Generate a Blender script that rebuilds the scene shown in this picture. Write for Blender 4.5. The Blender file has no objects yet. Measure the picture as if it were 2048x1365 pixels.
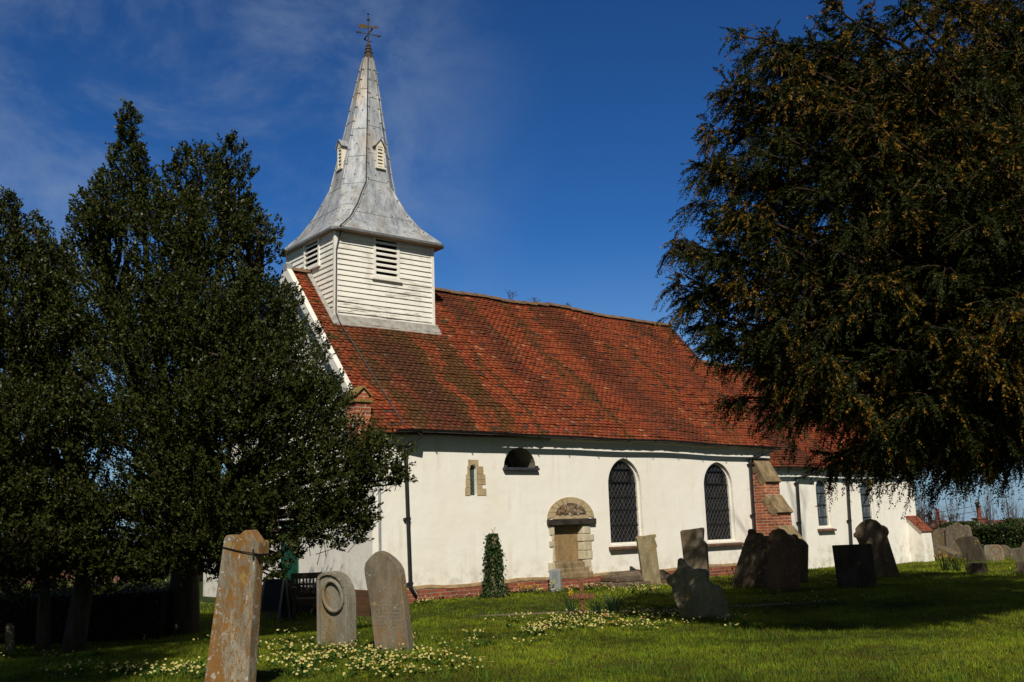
import bpy, bmesh, math, random
import numpy as np
from math import sin, cos, pi, radians, tan
from mathutils import Vector, Matrix, geometry

random.seed(7)
rng = np.random.default_rng(11)
scene = bpy.context.scene
col = scene.collection

# ------------------------------------------------------------------ camera
F, YAW, PIT, ROLL = 2013.5, 0.8913745, 0.1836964, -0.0336048
CAM = np.array([-10.38743, -17.33359, 1.37194])
_fw = np.array([cos(PIT) * cos(YAW), cos(PIT) * sin(YAW), sin(PIT)])
_r0 = np.array([sin(YAW), -cos(YAW), 0.0])
_u0 = np.cross(_r0, _fw)
_r = _r0 * cos(ROLL) + _u0 * sin(ROLL)
_u = _u0 * cos(ROLL) - _r0 * sin(ROLL)


def ray(px, py):
    return _fw + _r * (px - 1024) / F - _u * (py - 682.5) / F


def dep(px, py, t):
    return CAM + ray(px, py) * t


def gz(x, y):
    """height of the churchyard ground"""
    x = np.asarray(x, float)
    y = np.asarray(y, float)

    def ss(a, b, v):
        t = np.clip((v - a) / (b - a), 0, 1)
        return t * t * (3 - 2 * t)
    z = -0.10 + 0.035 * np.sin(0.55 * x + 0.4) * np.cos(0.47 * y) + 0.018 * np.sin(1.3 * x - 0.7 * y)
    near = ss(-3.0, -0.4, y) * ss(-0.3, 1.2, x) * (1 - ss(12.0, 15.0, x))
    z = z * (1 - near) + near * (-0.005)
    west = ss(1.0, -1.0, x) * ss(-3.0, -0.5, y)
    z = z - 0.22 * west
    d = np.hypot(x - 5, y)
    z = z - 4.2 * ss(34, 85, d) - 6 * ss(85, 600, d)
    return z


def gpt(px, py):
    """point of the ground seen at a pixel of the photograph"""
    d = ray(px, py)
    t = (-0.1 - CAM[2]) / d[2]
    for _ in range(12):
        p = CAM + d * t
        t = (float(gz(p[0], p[1])) - CAM[2]) / d[2]
    p = CAM + d * t
    return p, t


def onY(px, py, Y):
    d = ray(px, py)
    return CAM + d * (Y - CAM[1]) / d[1]


cd = bpy.data.cameras.new('camera')
cam = bpy.data.objects.new('camera', cd)
col.objects.link(cam)
cd.sensor_width = 36.0
cd.lens = F / 2048 * 36
cd.clip_end = 3000
M = Matrix(((_r[0], _u[0], -_fw[0], CAM[0]), (_r[1], _u[1], -_fw[1], CAM[1]), (_r[2], _u[2], -_fw[2], CAM[2]), (0, 0, 0, 1)))
cam.matrix_world = M
scene.camera = cam

# ------------------------------------------------------------------ mesh helpers


class MB:
    def __init__(s):
        s.v, s.f, s.c = [], [], []

    def face(s, pts, c=(1, 1, 1)):
        i = len(s.v)
        s.v += [tuple(map(float, p)) for p in pts]
        s.f.append(tuple(range(i, i + len(pts))))
        s.c.append(c)

    def box(s, x0, x1, y0, y1, z0, z1, c=(1, 1, 1), m=None):
        p = [(x0, y0, z0), (x1, y0, z0), (x1, y1, z0), (x0, y1, z0), (x0, y0, z1), (x1, y0, z1), (x1, y1, z1), (x0, y1, z1)]
        s.hexa(p, c, m)

    def hexa(s, p, c=(1, 1, 1), m=None):
        if m is not None:
            p = [tuple(m @ Vector(q)) for q in p]
        i = len(s.v)
        s.v += [tuple(map(float, q)) for q in p]
        for f in ((0, 3, 2, 1), (4, 5, 6, 7), (0, 1, 5, 4), (1, 2, 6, 5), (2, 3, 7, 6), (3, 0, 4, 7)):
            s.f.append(tuple(i + k for k in f))
            s.c.append(c)

    def prism(s, pts, off, c=(1, 1, 1)):
        """polygon pts (3d, counterclockwise seen from the front) extruded by vector off"""
        n = len(pts)
        i = len(s.v)
        s.v += [tuple(map(float, p)) for p in pts]
        s.v += [tuple(float(a + b) for a, b in zip(p, off)) for p in pts]
        s.f.append(tuple(range(i, i + n)))
        s.f.append(tuple(range(i + 2 * n - 1, i + n - 1, -1)))
        for k in range(n):
            j = (k + 1) % n
            s.f.append((i + k, i + n + k, i + n + j, i + j))
        s.c += [c] * (n + 2)

    def tube(s, pts, rad, sides=8, c=(1, 1, 1), cap=True):
        pts = [Vector(p) for p in pts]
        if not hasattr(rad, '__len__'):
            rad = [rad] * len(pts)
        i0 = len(s.v)
        up = Vector((0.13, 0.31, 0.94))
        for k, p in enumerate(pts):
            a = pts[max(0, k - 1)]
            b = pts[min(len(pts) - 1, k + 1)]
            t = (b - a).normalized()
            e1 = t.cross(up)
            if e1.length < 1e-3:
                e1 = t.cross(Vector((1, 0, 0)))
            e1.normalize()
            e2 = t.cross(e1)
            for j in range(sides):
                w = 2 * pi * j / sides
                s.v.append(tuple(p + (e1 * cos(w) + e2 * sin(w)) * rad[k]))
        for k in range(len(pts) - 1):
            for j in range(sides):
                a = i0 + k * sides + j
                b = i0 + k * sides + (j + 1) % sides
                s.f.append((a, b, b + sides, a + sides))
                s.c.append(c)
        if cap:
            s.f.append(tuple(i0 + j for j in range(sides)))
            s.f.append(tuple(i0 + (len(pts) - 1) * sides + j for j in reversed(range(sides))))
            s.c += [c, c]

    def build(s, name, mat, parent=None, smooth=False, bevel=0.0, loc=None, rz=0.0):
        me = bpy.data.meshes.new(name)
        me.from_pydata(s.v, [], s.f)
        me.materials.append(mat)
        if any(c != (1, 1, 1) for c in s.c):
            at = me.attributes.new('col', 'FLOAT_COLOR', 'CORNER')
            buf = np.empty((sum(len(f) for f in s.f), 4), np.float32)
            k = 0
            for f, c in zip(s.f, s.c):
                buf[k:k + len(f), :3] = c
                buf[k:k + len(f), 3] = 1
                k += len(f)
            at.data.foreach_set('color', buf.ravel())
        bm = bmesh.new()
        bm.from_mesh(me)
        bmesh.ops.recalc_face_normals(bm, faces=bm.faces)
        bm.to_mesh(me)
        bm.free()
        if smooth:
            me.polygons.foreach_set('use_smooth', [True] * len(me.polygons))
        o = bpy.data.objects.new(name, me)
        col.objects.link(o)
        if parent is not None:
            o.parent = parent
        if loc is not None:
            o.location = loc
        o.rotation_euler.z = rz
        if bevel:
            b = o.modifiers.new('bevel', 'BEVEL')
            b.width = bevel
            b.segments = 2
            b.limit_method = 'ANGLE'
            b.angle_limit = radians(35)
        return o


def npmesh(name, V, Fc, mat, parent=None, colr=None, smooth=False):
    """V (n,3); Fc (m,k) of one polygon size; colr (n,3) per vertex"""
    me = bpy.data.meshes.new(name)
    V = np.ascontiguousarray(V, np.float32)
    Fc = np.ascontiguousarray(Fc, np.int32)
    m, k = Fc.shape
    me.vertices.add(len(V))
    me.vertices.foreach_set('co', V.ravel())
    me.loops.add(m * k)
    me.loops.foreach_set('vertex_index', Fc.ravel())
    me.polygons.add(m)
    me.polygons.foreach_set('loop_start', np.arange(m, dtype=np.int32) * k)
    if smooth:
        me.polygons.foreach_set('use_smooth', np.ones(m, bool))
    me.update(calc_edges=True)
    me.materials.append(mat)
    if colr is not None:
        at = me.attributes.new('col', 'FLOAT_COLOR', 'POINT')
        b = np.ones((len(V), 4), np.float32)
        b[:, :3] = colr
        at.data.foreach_set('color', b.ravel())
    o = bpy.data.objects.new(name, me)
    col.objects.link(o)
    if parent is not None:
        o.parent = parent
    return o


def empty(name, label, cat, loc=(0, 0, 0), group=None, kind=None):
    o = bpy.data.objects.new(name, None)
    col.objects.link(o)
    o.location = loc
    tag(o, label, cat, group, kind)
    return o


def tag(o, label=None, cat=None, group=None, kind=None):
    if label:
        o['label'] = label
    if cat:
        o['category'] = cat
    if group:
        o['group'] = group
    if kind:
        o['kind'] = kind
    return o


# ------------------------------------------------------------------ materials


class NB:
    def __init__(s, name):
        s.m = bpy.data.materials.new(name)
        s.m.use_nodes = True
        s.t = s.m.node_tree
        s.t.nodes.clear()
        s.out = s.t.nodes.new('ShaderNodeOutputMaterial')

    def n(s, ty, **kw):
        nd = s.t.nodes.new('ShaderNode' + ty)
        for k, v in kw.items():
            setattr(nd, k, v)
        return nd

    def L(s, a, b):
        s.t.links.new(a, b)

    def put(s, sock, v):
        if isinstance(v, bpy.types.NodeSocket):
            s.L(v, sock)
        elif isinstance(v, tuple) and sock.type == 'RGBA' and len(v) == 3:
            sock.default_value = (*v, 1)
        else:
            sock.default_value = v

    def pos(s):
        if not hasattr(s, '_pos'):
            s._pos = s.n('NewGeometry').outputs['Position']
        return s._pos

    def mapped(s, vec=None, scale=(1, 1, 1), rot=(0, 0, 0), loc=(0, 0, 0)):
        m = s.n('Mapping')
        s.L(vec or s.pos(), m.inputs['Vector'])
        m.inputs['Scale'].default_value = scale
        m.inputs['Rotation'].default_value = rot
        m.inputs['Location'].default_value = loc
        return m.outputs['Vector']

    def noise(s, scale, detail=4, rough=0.55, vec=None, dist=0.0):
        x = s.n('TexNoise')
        s.L(vec or s.pos(), x.inputs['Vector'])
        x.inputs['Scale'].default_value = scale
        x.inputs['Detail'].default_value = detail
        x.inputs['Roughness'].default_value = rough
        x.inputs['Distortion'].default_value = dist
        return x.outputs['Fac']

    def voro(s, scale, vec=None, out='Distance', feature='F1'):
        x = s.n('TexVoronoi', feature=feature)
        s.L(vec or s.pos(), x.inputs['Vector'])
        x.inputs['Scale'].default_value = scale
        return x.outputs[out]

    def ramp(s, fac, a, b, lo=0.0, hi=1.0):
        x = s.n('MapRange', interpolation_type='SMOOTHSTEP')
        s.L(fac, x.inputs['Value'])
        x.inputs['From Min'].default_value = a
        x.inputs['From Max'].default_value = b
        x.inputs['To Min'].default_value = lo
        x.inputs['To Max'].default_value = hi
        return x.outputs['Result']

    def math(s, op, a, b=None):
        x = s.n('Math', operation=op)
        s.put(x.inputs[0], a)
        if b is not None:
            s.put(x.inputs[1], b)
        return x.outputs[0]

    def mix(s, fac, a, b, mode='MIX'):
        x = s.n('Mix', data_type='RGBA', blend_type=mode)
        s.put(x.inputs['Factor'], fac)
        s.put(x.inputs[6], a)
        s.put(x.inputs[7], b)
        return x.outputs[2]

    def attr(s, name='col'):
        return s.n('Attribute', attribute_name=name).outputs['Color']

    def sep(s, vec=None):
        x = s.n('SeparateXYZ')
        s.L(vec or s.pos(), x.inputs[0])
        return x.outputs

    def bump(s, h, strength=0.3, dist=0.01):
        b = s.n('Bump')
        b.inputs['Strength'].default_value = strength
        b.inputs['Distance'].default_value = dist
        s.L(h, b.inputs['Height'])
        return b.outputs['Normal']

    def done(s, color, rough=0.8, normal=None, metal=0.0, spec=0.4, **kw):
        p = s.n('BsdfPrincipled')
        s.put(p.inputs['Base Color'], color)
        s.put(p.inputs['Roughness'], rough)
        s.put(p.inputs['Metallic'], metal)
        s.put(p.inputs['Specular IOR Level'], spec)
        for k, v in kw.items():
            s.put(p.inputs[k], v)
        if normal is not None:
            s.L(normal, p.inputs['Normal'])
        s.L(p.outputs[0], s.out.inputs['Surface'])
        return s.m


def m_plain(name, c, rough=0.7, var=0.25, scale=8, spec=0.3, metal=0.0):
    b = NB(name)
    n = b.noise(scale, 5)
    c2 = tuple(x * (1 - var) for x in c)
    return b.done(b.mix(b.ramp(n, 0.35, 0.65), c2, c), rough, b.bump(b.noise(scale * 6, 3), 0.2, 0.004), metal, spec)


def m_limewash():
    b = NB('limewash_render')
    z = b.sep()[2]
    stain = b.noise(1.1, 5, 0.6, b.mapped(scale=(1.0, 1.0, 0.28)))
    patch = b.noise(0.55, 4, 0.6, dist=1.2)
    c = b.mix(b.ramp(stain, 0.45, 0.75, 0, 0.45), (0.835, 0.80, 0.725), (0.77, 0.70, 0.565))
    c = b.mix(b.ramp(patch, 0.42, 0.7, 0, 0.4), c, (0.80, 0.74, 0.63))
    dirt = b.math('MULTIPLY', b.ramp(z, 0.9, 0.15), b.ramp(b.noise(3.5, 6, 0.65), 0.42, 0.7))
    c = b.mix(b.math('MULTIPLY', dirt, 0.7), c, (0.40, 0.35, 0.23))
    run = b.math('MULTIPLY', b.ramp(b.noise(5.5, 4, 0.6, b.mapped(scale=(1, 1, 0.09))), 0.50, 0.72), b.ramp(b.noise(0.9, 2), 0.40, 0.62))
    c = b.mix(b.math('MULTIPLY', run, 0.35), c, (0.60, 0.51, 0.36))
    crack = b.voro(0.42, b.mapped(scale=(1, 1, 0.55)), 'Distance', 'DISTANCE_TO_EDGE')
    crack2 = b.math('MULTIPLY', b.ramp(crack, 0.004, 0.0), b.ramp(b.noise(0.6, 2), 0.52, 0.6))
    c = b.mix(b.math('MULTIPLY', crack2, 0.35), c, (0.4, 0.33, 0.24))
    h = b.math('ADD', b.noise(2.2, 4), b.math('MULTIPLY', b.noise(28, 4), 0.10))
    return b.done(c, 0.92, b.bump(h, 0.5, 0.035), spec=0.15)


def m_brick(name, c1, c2, mortar, scale=1.0, dark=0.0):
    b = NB(name)
    p = b.sep()
    cb = b.n('CombineXYZ')
    b.L(b.math('ADD', p[0], p[1]), cb.inputs[0])
    b.L(p[2], cb.inputs[1])
    br = b.n('TexBrick', offset=0.5, squash=1.0)
    b.L(cb.outputs[0], br.inputs['Vector'])
    br.inputs['Scale'].default_value = 1.0
    br.inputs['Brick Width'].default_value = 0.235 * scale
    br.inputs['Row Height'].default_value = 0.075 * scale
    br.inputs['Mortar Size'].default_value = 0.008
    br.inputs['Mortar Smooth'].default_value = 0.25
    br.inputs['Bias'].default_value = 0.0
    b.put(br.inputs['Color1'], c1)
    b.put(br.inputs['Color2'], c2)
    b.put(br.inputs['Mortar'], mortar)
    wob = b.noise(9, 5, 0.7)
    c = b.mix(b.ramp(wob, 0.35, 0.75, 0.0, 0.6), br.outputs['Color'], (0.09, 0.035, 0.025))
    c = b.mix(b.ramp(b.noise(2.5, 4), 0.55, 0.8, 0, 0.5 + dark), c, (0.16, 0.12, 0.06))
    h = b.math('SUBTRACT', b.math('MULTIPLY', wob, 0.35), br.outputs['Fac'])
    return b.done(c, 0.9, b.bump(h, 0.6, 0.012), spec=0.15)


def m_tile():
    b = NB('clay_roof_tile')
    x, y, z = b.sep()
    c = b.attr()
    fine = b.noise(35, 4, 0.7)
    c = b.mix(b.ramp(fine, 0.35, 0.8, 0, 0.45), c, (0.10, 0.035, 0.02))
    # weather streaks run down the slope
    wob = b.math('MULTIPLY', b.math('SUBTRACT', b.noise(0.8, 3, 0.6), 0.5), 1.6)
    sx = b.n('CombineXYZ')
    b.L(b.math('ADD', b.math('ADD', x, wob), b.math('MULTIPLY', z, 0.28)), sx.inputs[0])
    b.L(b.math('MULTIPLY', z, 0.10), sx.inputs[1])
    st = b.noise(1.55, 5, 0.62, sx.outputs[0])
    west = b.math('MULTIPLY', b.ramp(x, 6.5, 1.0), b.ramp(z, 7.6, 4.6))
    st = b.math('ADD', b.math('MULTIPLY', b.math('SUBTRACT', st, 0.5), 1.35), 0.5)
    m = b.math('ADD', st, b.math('MULTIPLY', west, 0.115))
    m = b.math('ADD', m, b.math('MULTIPLY', b.math('SUBTRACT', fine, 0.5), 0.22))
    m = b.math('ADD', m, b.math('MULTIPLY', b.math('SUBTRACT', b.noise(2.2, 4, 0.6), 0.5), 0.25))
    moss = b.ramp(m, 0.53, 0.67)
    mc = b.mix(b.noise(6, 3), (0.045, 0.028, 0.010), (0.10, 0.058, 0.018))
    c = b.mix(b.math('MULTIPLY', moss, 0.85), c, mc)
    # broad brown bands running down: stain, with shadow bands put into the colour
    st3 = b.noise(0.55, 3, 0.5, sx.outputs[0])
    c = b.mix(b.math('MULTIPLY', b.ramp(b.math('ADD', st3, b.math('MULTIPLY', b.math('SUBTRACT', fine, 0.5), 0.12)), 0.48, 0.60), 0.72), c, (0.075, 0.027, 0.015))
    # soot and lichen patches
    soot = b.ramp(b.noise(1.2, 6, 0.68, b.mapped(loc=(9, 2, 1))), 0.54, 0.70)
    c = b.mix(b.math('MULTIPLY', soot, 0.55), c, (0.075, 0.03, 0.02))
    lich = b.math('MULTIPLY', b.ramp(b.noise(5.5, 3), 0.66, 0.74), b.ramp(b.noise(0.9, 2, 0.5, b.mapped(loc=(1, 5, 2))), 0.5, 0.62))
    c = b.mix(b.math('MULTIPLY', lich, 0.6), c, (0.33, 0.30, 0.24))
    return b.done(c, 0.85, b.bump(fine, 0.5, 0.006), spec=0.2)


def m_lead():
    b = NB('weathered_lead')
    st = b.noise(7, 6, 0.7, b.mapped(scale=(1.0, 1.0, 0.10)))
    st2 = b.noise(1.6, 4, 0.6)
    c = b.mix(b.ramp(st, 0.35, 0.68), (0.43, 0.45, 0.475), (0.21, 0.23, 0.26))
    c = b.mix(b.ramp(st2, 0.42, 0.7, 0, 0.7), c, (0.50, 0.495, 0.48))
    z = b.sep()[2]
    tan_ = b.ramp(b.noise(1.3, 3, 0.5, b.mapped(scale=(1, 1, 0.45), loc=(2, 7, 0))), 0.58, 0.68)
    c = b.mix(b.math('MULTIPLY', tan_, 0.5), c, (0.46, 0.33, 0.20))
    top = b.math('MULTIPLY', b.ramp(z, 11.9, 13.1), b.ramp(b.noise(5, 3, 0.5, b.mapped(scale=(1, 1, 0.12))), 0.4, 0.6))
    c = b.mix(b.math('MULTIPLY', top, 0.75), c, (0.15, 0.115, 0.075))
    dk = b.ramp(b.noise(16, 5, 0.75, b.mapped(scale=(1, 1, 0.12))), 0.50, 0.66)
    c = b.mix(b.math('MULTIPLY', dk, 0.65), c, (0.12, 0.115, 0.11))
    wash = b.ramp(b.noise(2.6, 4, 0.6, b.mapped(scale=(1, 1, 0.2), loc=(4, 4, 0))), 0.48, 0.68)
    c = b.mix(b.math('MULTIPLY', wash, 0.6), c, (0.22, 0.185, 0.14))
    h = b.math('ADD', b.noise(3.0, 3), b.math('MULTIPLY', st, 0.2))
    return b.done(c, 0.55, b.bump(h, 0.5, 0.02), 0.15, 0.5)


def m_paint(name, c=(0.80, 0.76, 0.66), worn=0.6):
    b = NB(name)
    g = b.noise(6, 6, 0.75, b.mapped(scale=(0.35, 0.35, 4.0)))
    z = b.sep()[2]
    patchy = b.noise(1.3, 3, 0.5, b.mapped(scale=(0.6, 0.6, 2.0), loc=(0, 0, 1.7)))
    f = b.math('MULTIPLY', b.math('MULTIPLY', b.ramp(g, 0.50, 0.58), b.ramp(patchy, 0.42, 0.54)), b.ramp(z, 7.5, 6.5, 0.25, 1.0))
    c1 = b.mix(b.ramp(b.noise(2.5, 5), 0.4, 0.75, 0, 0.5), c, tuple(x * 0.82 for x in c))
    grime = b.ramp(b.noise(3.2, 5, 0.65, b.mapped(scale=(1, 1, 0.5), loc=(3, 3, 3))), 0.5, 0.75)
    c1 = b.mix(b.math('MULTIPLY', grime, 0.42 * worn), c1, (0.37, 0.33, 0.26))
    c1 = b.mix(b.math('MULTIPLY', f, worn), c1, (0.20, 0.16, 0.11))
    return b.done(c1, 0.6, b.bump(b.math('ADD', b.noise(25, 3), b.math('MULTIPLY', f, -1.0)), 0.3, 0.004), spec=0.3)


def m_stone(name, base, base2, lich=(0.36, 0.15, 0.025), la=0.4, white=0.2, seed=0.0, streak=1.0):
    b = NB(name)
    v = b.mapped(loc=(seed, seed * 0.7, seed * 1.3))
    vs = b.mapped(scale=(1, 1, 0.35 if streak else 1), loc=(seed, 0, seed))
    c = b.mix(b.ramp(b.noise(5, 6, 0.7, vs), 0.35, 0.68), base, base2)
    c = b.mix(b.ramp(b.noise(60, 3, 0.7, v), 0.5, 0.75, 0, 0.55), c, tuple(x * 0.4 for x in base2))
    if la:
        big = b.noise(2.6, 3, 0.5, vs)
        fine = b.noise(34, 6, 0.8, b.mapped(scale=(1, 1, 0.45), loc=(seed + 2, 0, 3)))
        m = b.math('ADD', b.math('MULTIPLY', big, 0.42), b.math('MULTIPLY', fine, 0.58))
        k = b.ramp(m, 0.60 - 0.2 * la, 0.66 - 0.2 * la)
        lc = b.mix(b.noise(9, 2, 0.5, v), lich, tuple(x * 0.55 for x in lich))
        c = b.mix(b.math('MULTIPLY', k, 0.85), c, lc)
        sp = b.voro(7, v)
        spk = b.math('MULTIPLY', b.ramp(b.math('ADD', sp, b.math('MULTIPLY', fine, 0.25)), 0.34, 0.30), b.ramp(b.noise(1.7, 2, 0.5, v), 0.5, 0.56))
        c = b.mix(b.math('MULTIPLY', spk, 0.7), c, (0.30, 0.19, 0.04))
    if white:
        w = b.ramp(b.noise(13, 5, 0.7, b.mapped(loc=(seed + 5, 1, 2))), 0.60, 0.66)
        c = b.mix(b.math('MULTIPLY', w, white), c, (0.50, 0.49, 0.44))
    zz = b.ramp(b.noise(3.5, 4, 0.6, v), 0.55, 0.8)
    c = b.mix(b.math('MULTIPLY', zz, 0.45), c, (0.07, 0.065, 0.045))
    h = b.math('ADD', b.noise(12, 5, 0.7, v), b.math('MULTIPLY', b.noise(70, 3, 0.6, v), 0.35))
    return b.done(c, 0.92, b.bump(h, 0.55, 0.012), spec=0.15)


def m_bark(name='bark', c=(0.10, 0.075, 0.05)):
    b = NB(name)
    n = b.noise(9, 6, 0.7, b.mapped(scale=(1, 1, 0.22)))
    cc = b.mix(b.ramp(n, 0.35, 0.65), tuple(x * 0.45 for x in c), c)
    cc = b.mix(b.ramp(b.noise(3, 3), 0.55, 0.7, 0, 0.5), cc, (0.05, 0.06, 0.02))
    return b.done(cc, 0.9, b.bump(n, 0.8, 0.02), spec=0.2)


def m_leaf(name, rough=0.35, spec=0.5, trans=0.25):
    b = NB(name)
    c = b.attr()
    p = b.n('BsdfPrincipled')
    b.L(c, p.inputs['Base Color'])
    p.inputs['Roughness'].default_value = rough
    p.inputs['Specular IOR Level'].default_value = spec
    t = b.n('BsdfTranslucent')
    b.L(c, t.inputs['Color'])
    mx = b.n('MixShader')
    mx.inputs[0].default_value = trans
    b.L(p.outputs[0], mx.inputs[1])
    b.L(t.outputs[0], mx.inputs[2])
    b.L(mx.outputs[0], b.out.inputs['Surface'])
    return b.m


def m_ground():
    b = NB('turf_soil')
    n = b.noise(3, 6, 0.7)
    n2 = b.noise(40, 4, 0.7)
    c = b.mix(b.ramp(n, 0.35, 0.65), (0.020, 0.036, 0.006), (0.034, 0.055, 0.009))
    c = b.mix(b.ramp(n2, 0.4, 0.75, 0, 0.6), c, (0.035, 0.025, 0.012))
    return b.done(c, 0.95, b.bump(n2, 0.6, 0.03), spec=0.1)


def m_glass(name, c=(0.012, 0.012, 0.013), rough=0.12, spec=0.5):
    b = NB(name)
    x, y, z = b.sep()
    n = b.noise(9, 2)
    cc = b.mix(b.ramp(b.noise(4.5, 4, 0.6, b.mapped(scale=(3, 3, 0.6))), 0.5, 0.75), c, tuple(v * 2.6 + 0.006 for v in c))
    return b.done(cc, rough, b.bump(b.math('ADD', b.math('MULTIPLY', n, 0.4), b.voro(9)), 0.45, 0.012), spec=spec)


LIME = m_limewash()
PLINTH = m_brick('plinth_brick', (0.36, 0.09, 0.045), (0.19, 0.05, 0.035), (0.30, 0.24, 0.17))
BUTTB = m_brick('buttress_brick', (0.50, 0.14, 0.055), (0.25, 0.065, 0.035), (0.52, 0.45, 0.33))
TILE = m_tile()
LEAD = m_lead()
PAINT = m_paint('white_weatherboard_paint', (0.81, 0.78, 0.70), 0.85)
PAINT2 = m_paint('white_joinery_paint', (0.80, 0.765, 0.69), 0.2)
IRON = m_plain('black_painted_iron', (0.012, 0.012, 0.013), 0.4, 0.3, 6, 0.5)
RUST = m_plain('weathered_vane_iron', (0.075, 0.05, 0.03), 0.7, 0.5, 20)
BROWN = m_plain('brown_clay_sill', (0.16, 0.085, 0.05), 0.8, 0.5, 12)
LINTEL = m_plain('dark_oak_lintel', (0.045, 0.036, 0.028), 0.75, 0.6, 5)
ASHLAR = m_stone('dressed_limestone', (0.47, 0.37, 0.22), (0.36, 0.27, 0.15), la=0.0, white=0.1, seed=3)
JAMB = m_stone('rough_jamb_stone', (0.60, 0.53, 0.38), (0.42, 0.35, 0.23), la=0.0, white=0.2, seed=5)
CAPST = m_stone('weathered_capstone', (0.31, 0.225, 0.125), (0.12, 0.09, 0.05), la=0.15, white=0.1, seed=9)
RECESS = m_stone('ochre_recess_render', (0.33, 0.22, 0.105), (0.21, 0.14, 0.07), la=0.12, white=0.0, seed=2, lich=(0.10, 0.075, 0.05), streak=0)
RUBBLE = m_plain('flint_rubble', (0.24, 0.16, 0.09), 0.7, 0.8, 22)
DARK = m_plain('dark_interior', (0.006, 0.006, 0.006), 0.9, 0.2, 3, 0.1)
GLASS = m_glass('window_glass', rough=0.25, spec=0.12)
GLASSB = m_glass('pale_reflecting_glass', (0.05, 0.06, 0.07), 0.2, 0.3)
GLASSG = m_glass('green_leaded_glass', (0.010, 0.028, 0.020), 0.2)
WIRE = m_plain('window_guard_wire', (0.17, 0.165, 0.155), 0.5, 0.3, 10, 0.5)
RIDGE = m_stone('ridge_tile_clay', (0.20, 0.12, 0.075), (0.11, 0.075, 0.05), lich=(0.16, 0.13, 0.05), la=0.3, white=0.15, seed=1)
GREEN = m_plain('green_door_paint', (0.006, 0.075, 0.032), 0.5, 0.4, 5)
BARK = m_bark('bark', (0.075, 0.055, 0.038))
YBARK = m_bark('yew_bark', (0.055, 0.03, 0.02))
HLEAF = m_leaf('holly_leaf', 0.42, 0.24, 0.18)
YLEAF = m_leaf('yew_needle', 0.55, 0.18, 0.3)
GRASS = m_leaf('grass_blade', 0.6, 0.15, 0.42)
PETAL = m_leaf('petal', 0.7, 0.2, 0.3)
GROUND = m_ground()
# ================================================================== CHURCH
church = empty('church', 'white limewashed parish church with red tiled roof, boarded belfry and lead spire', 'church')
X0, XE = -0.05, 12.62
YR, ZR = 3.455, 7.40
EY, EZ = -0.22, 3.30                      # nave tile edge
CX1, CY = 20.72, 0.50                     # chancel
CEY, CEZ, CZR = 0.30, 2.80, 6.30


def bow(x):
    return 0.075 * sin(pi * min(max((x + 0.3) / 13.0, 0), 1)) + 0.012 * sin(1.7 * x)


def nroof(y):
    return EZ + (ZR - EZ) * (y - EY) / (YR - EY)


def arc_pts(cx, cz, rx, rz, a0, a1, n):
    return [(cx + rx * cos(a0 + (a1 - a0) * k / n), cz + rz * sin(a0 + (a1 - a0) * k / n)) for k in range(n + 1)]


def lancet_arch(xl, xr, zb, zs, za, n=9):
    """pointed opening, counterclockwise from bottom left (x,z)"""
    w = xr - xl
    h = za - zs
    R = (h * h + w * w / 4) / w
    pts = [(xl, zb), (xr, zb)]
    a_end = math.atan2(h, w / 2 - w + R)
    for k in range(n + 1):
        a = a_end * k / n
        pts.append((xr - R + R * cos(a), zs + R * sin(a)))
    for k in range(n - 1, -1, -1):
        a = a_end * k / n
        pts.append((xl + R - R * cos(a), zs + R * sin(a)))
    return pts


def round_arch(xl, xr, zb, zs, za, n=14):
    c = (xl + xr) / 2
    return [(xl, zb), (xr, zb)] + arc_pts(c, zs, (xr - xl) / 2, za - zs, 0, pi, n)


W1 = lancet_arch(6.385, 7.485, 0.90, 2.30, 2.945)
W2 = lancet_arch(9.79, 10.925, 0.85, 2.27, 2.895)
LAN = round_arch(2.345, 2.520, 2.08, 2.63, 2.725)
NIC = round_arch(3.27, 4.17, 2.68, 2.70, 3.12)
DOO = [(4.60, 0.53), (5.50, 0.53), (5.50, 1.42), (4.60, 1.42)]
CW1 = round_arch(15.33, 15.98, 1.09, 2.20, 2.53)
CW2 = round_arch(17.62, 18.30, 1.00, 2.12, 2.46)


def wall_with_holes(name, outline, holes, Y, mat, parent, depths):
    """front sheet in the plane Y with reveals going in"""
    mb = MB()
    loops = [[Vector((x, Y, z)) for x, z in outline]] + [[Vector((x, Y, z)) for x, z in h] for h in holes]
    flat = [p for l in loops for p in l]
    for t in geometry.tessellate_polygon(loops):
        mb.face([flat[i] for i in t])
    for h, d in zip(holes, depths):
        n = len(h)
        for k in range(n):
            a, b_ = h[k], h[(k + 1) % n]
            mb.face([(a[0], Y, a[1]), (b_[0], Y, b_[1]), (b_[0], Y + d, b_[1]), (a[0], Y + d, a[1])])
    return mb.build(name, mat, parent)


nave_top = [(XE, 3.28), (X0, 3.28)]
nave = wall_with_holes('nave_wall', [(X0, -0.5), (XE, -0.5)] + nave_top, [W1, W2, LAN, NIC, DOO], 0.0, LIME, church,
                       [0.16, 0.16, 0.10, 0.004, 0.13])
mb = MB()   # upper wall strip behind the eaves, gables and back of the nave
n = 24
for k in range(n):
    a, b_ = X0 + (XE - X0) * k / n, X0 + (XE - X0) * (k + 1) / n
    mb.face([(a, 0, 3.28), (b_, 0, 3.28), (b_, 0, nroof(0) + bow(b_) - 0.06), (a, 0, nroof(0) + bow(a) - 0.06)])
gab = lambda X: [(X, 0, -0.5), (X, 6.91, -0.5), (X, 6.91, 3.5), (X, YR, ZR - 0.08), (X, 0, 3.5)]
mb.face(gab(X0)[::-1])
mb.face(gab(XE))
mb.face([(X0, 6.91, -0.5), (X0, 6.91, 3.5), (XE, 6.91, 3.5), (XE, 6.91, -0.5)])
mb.build('nave_gable_wall', LIME, church)
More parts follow.
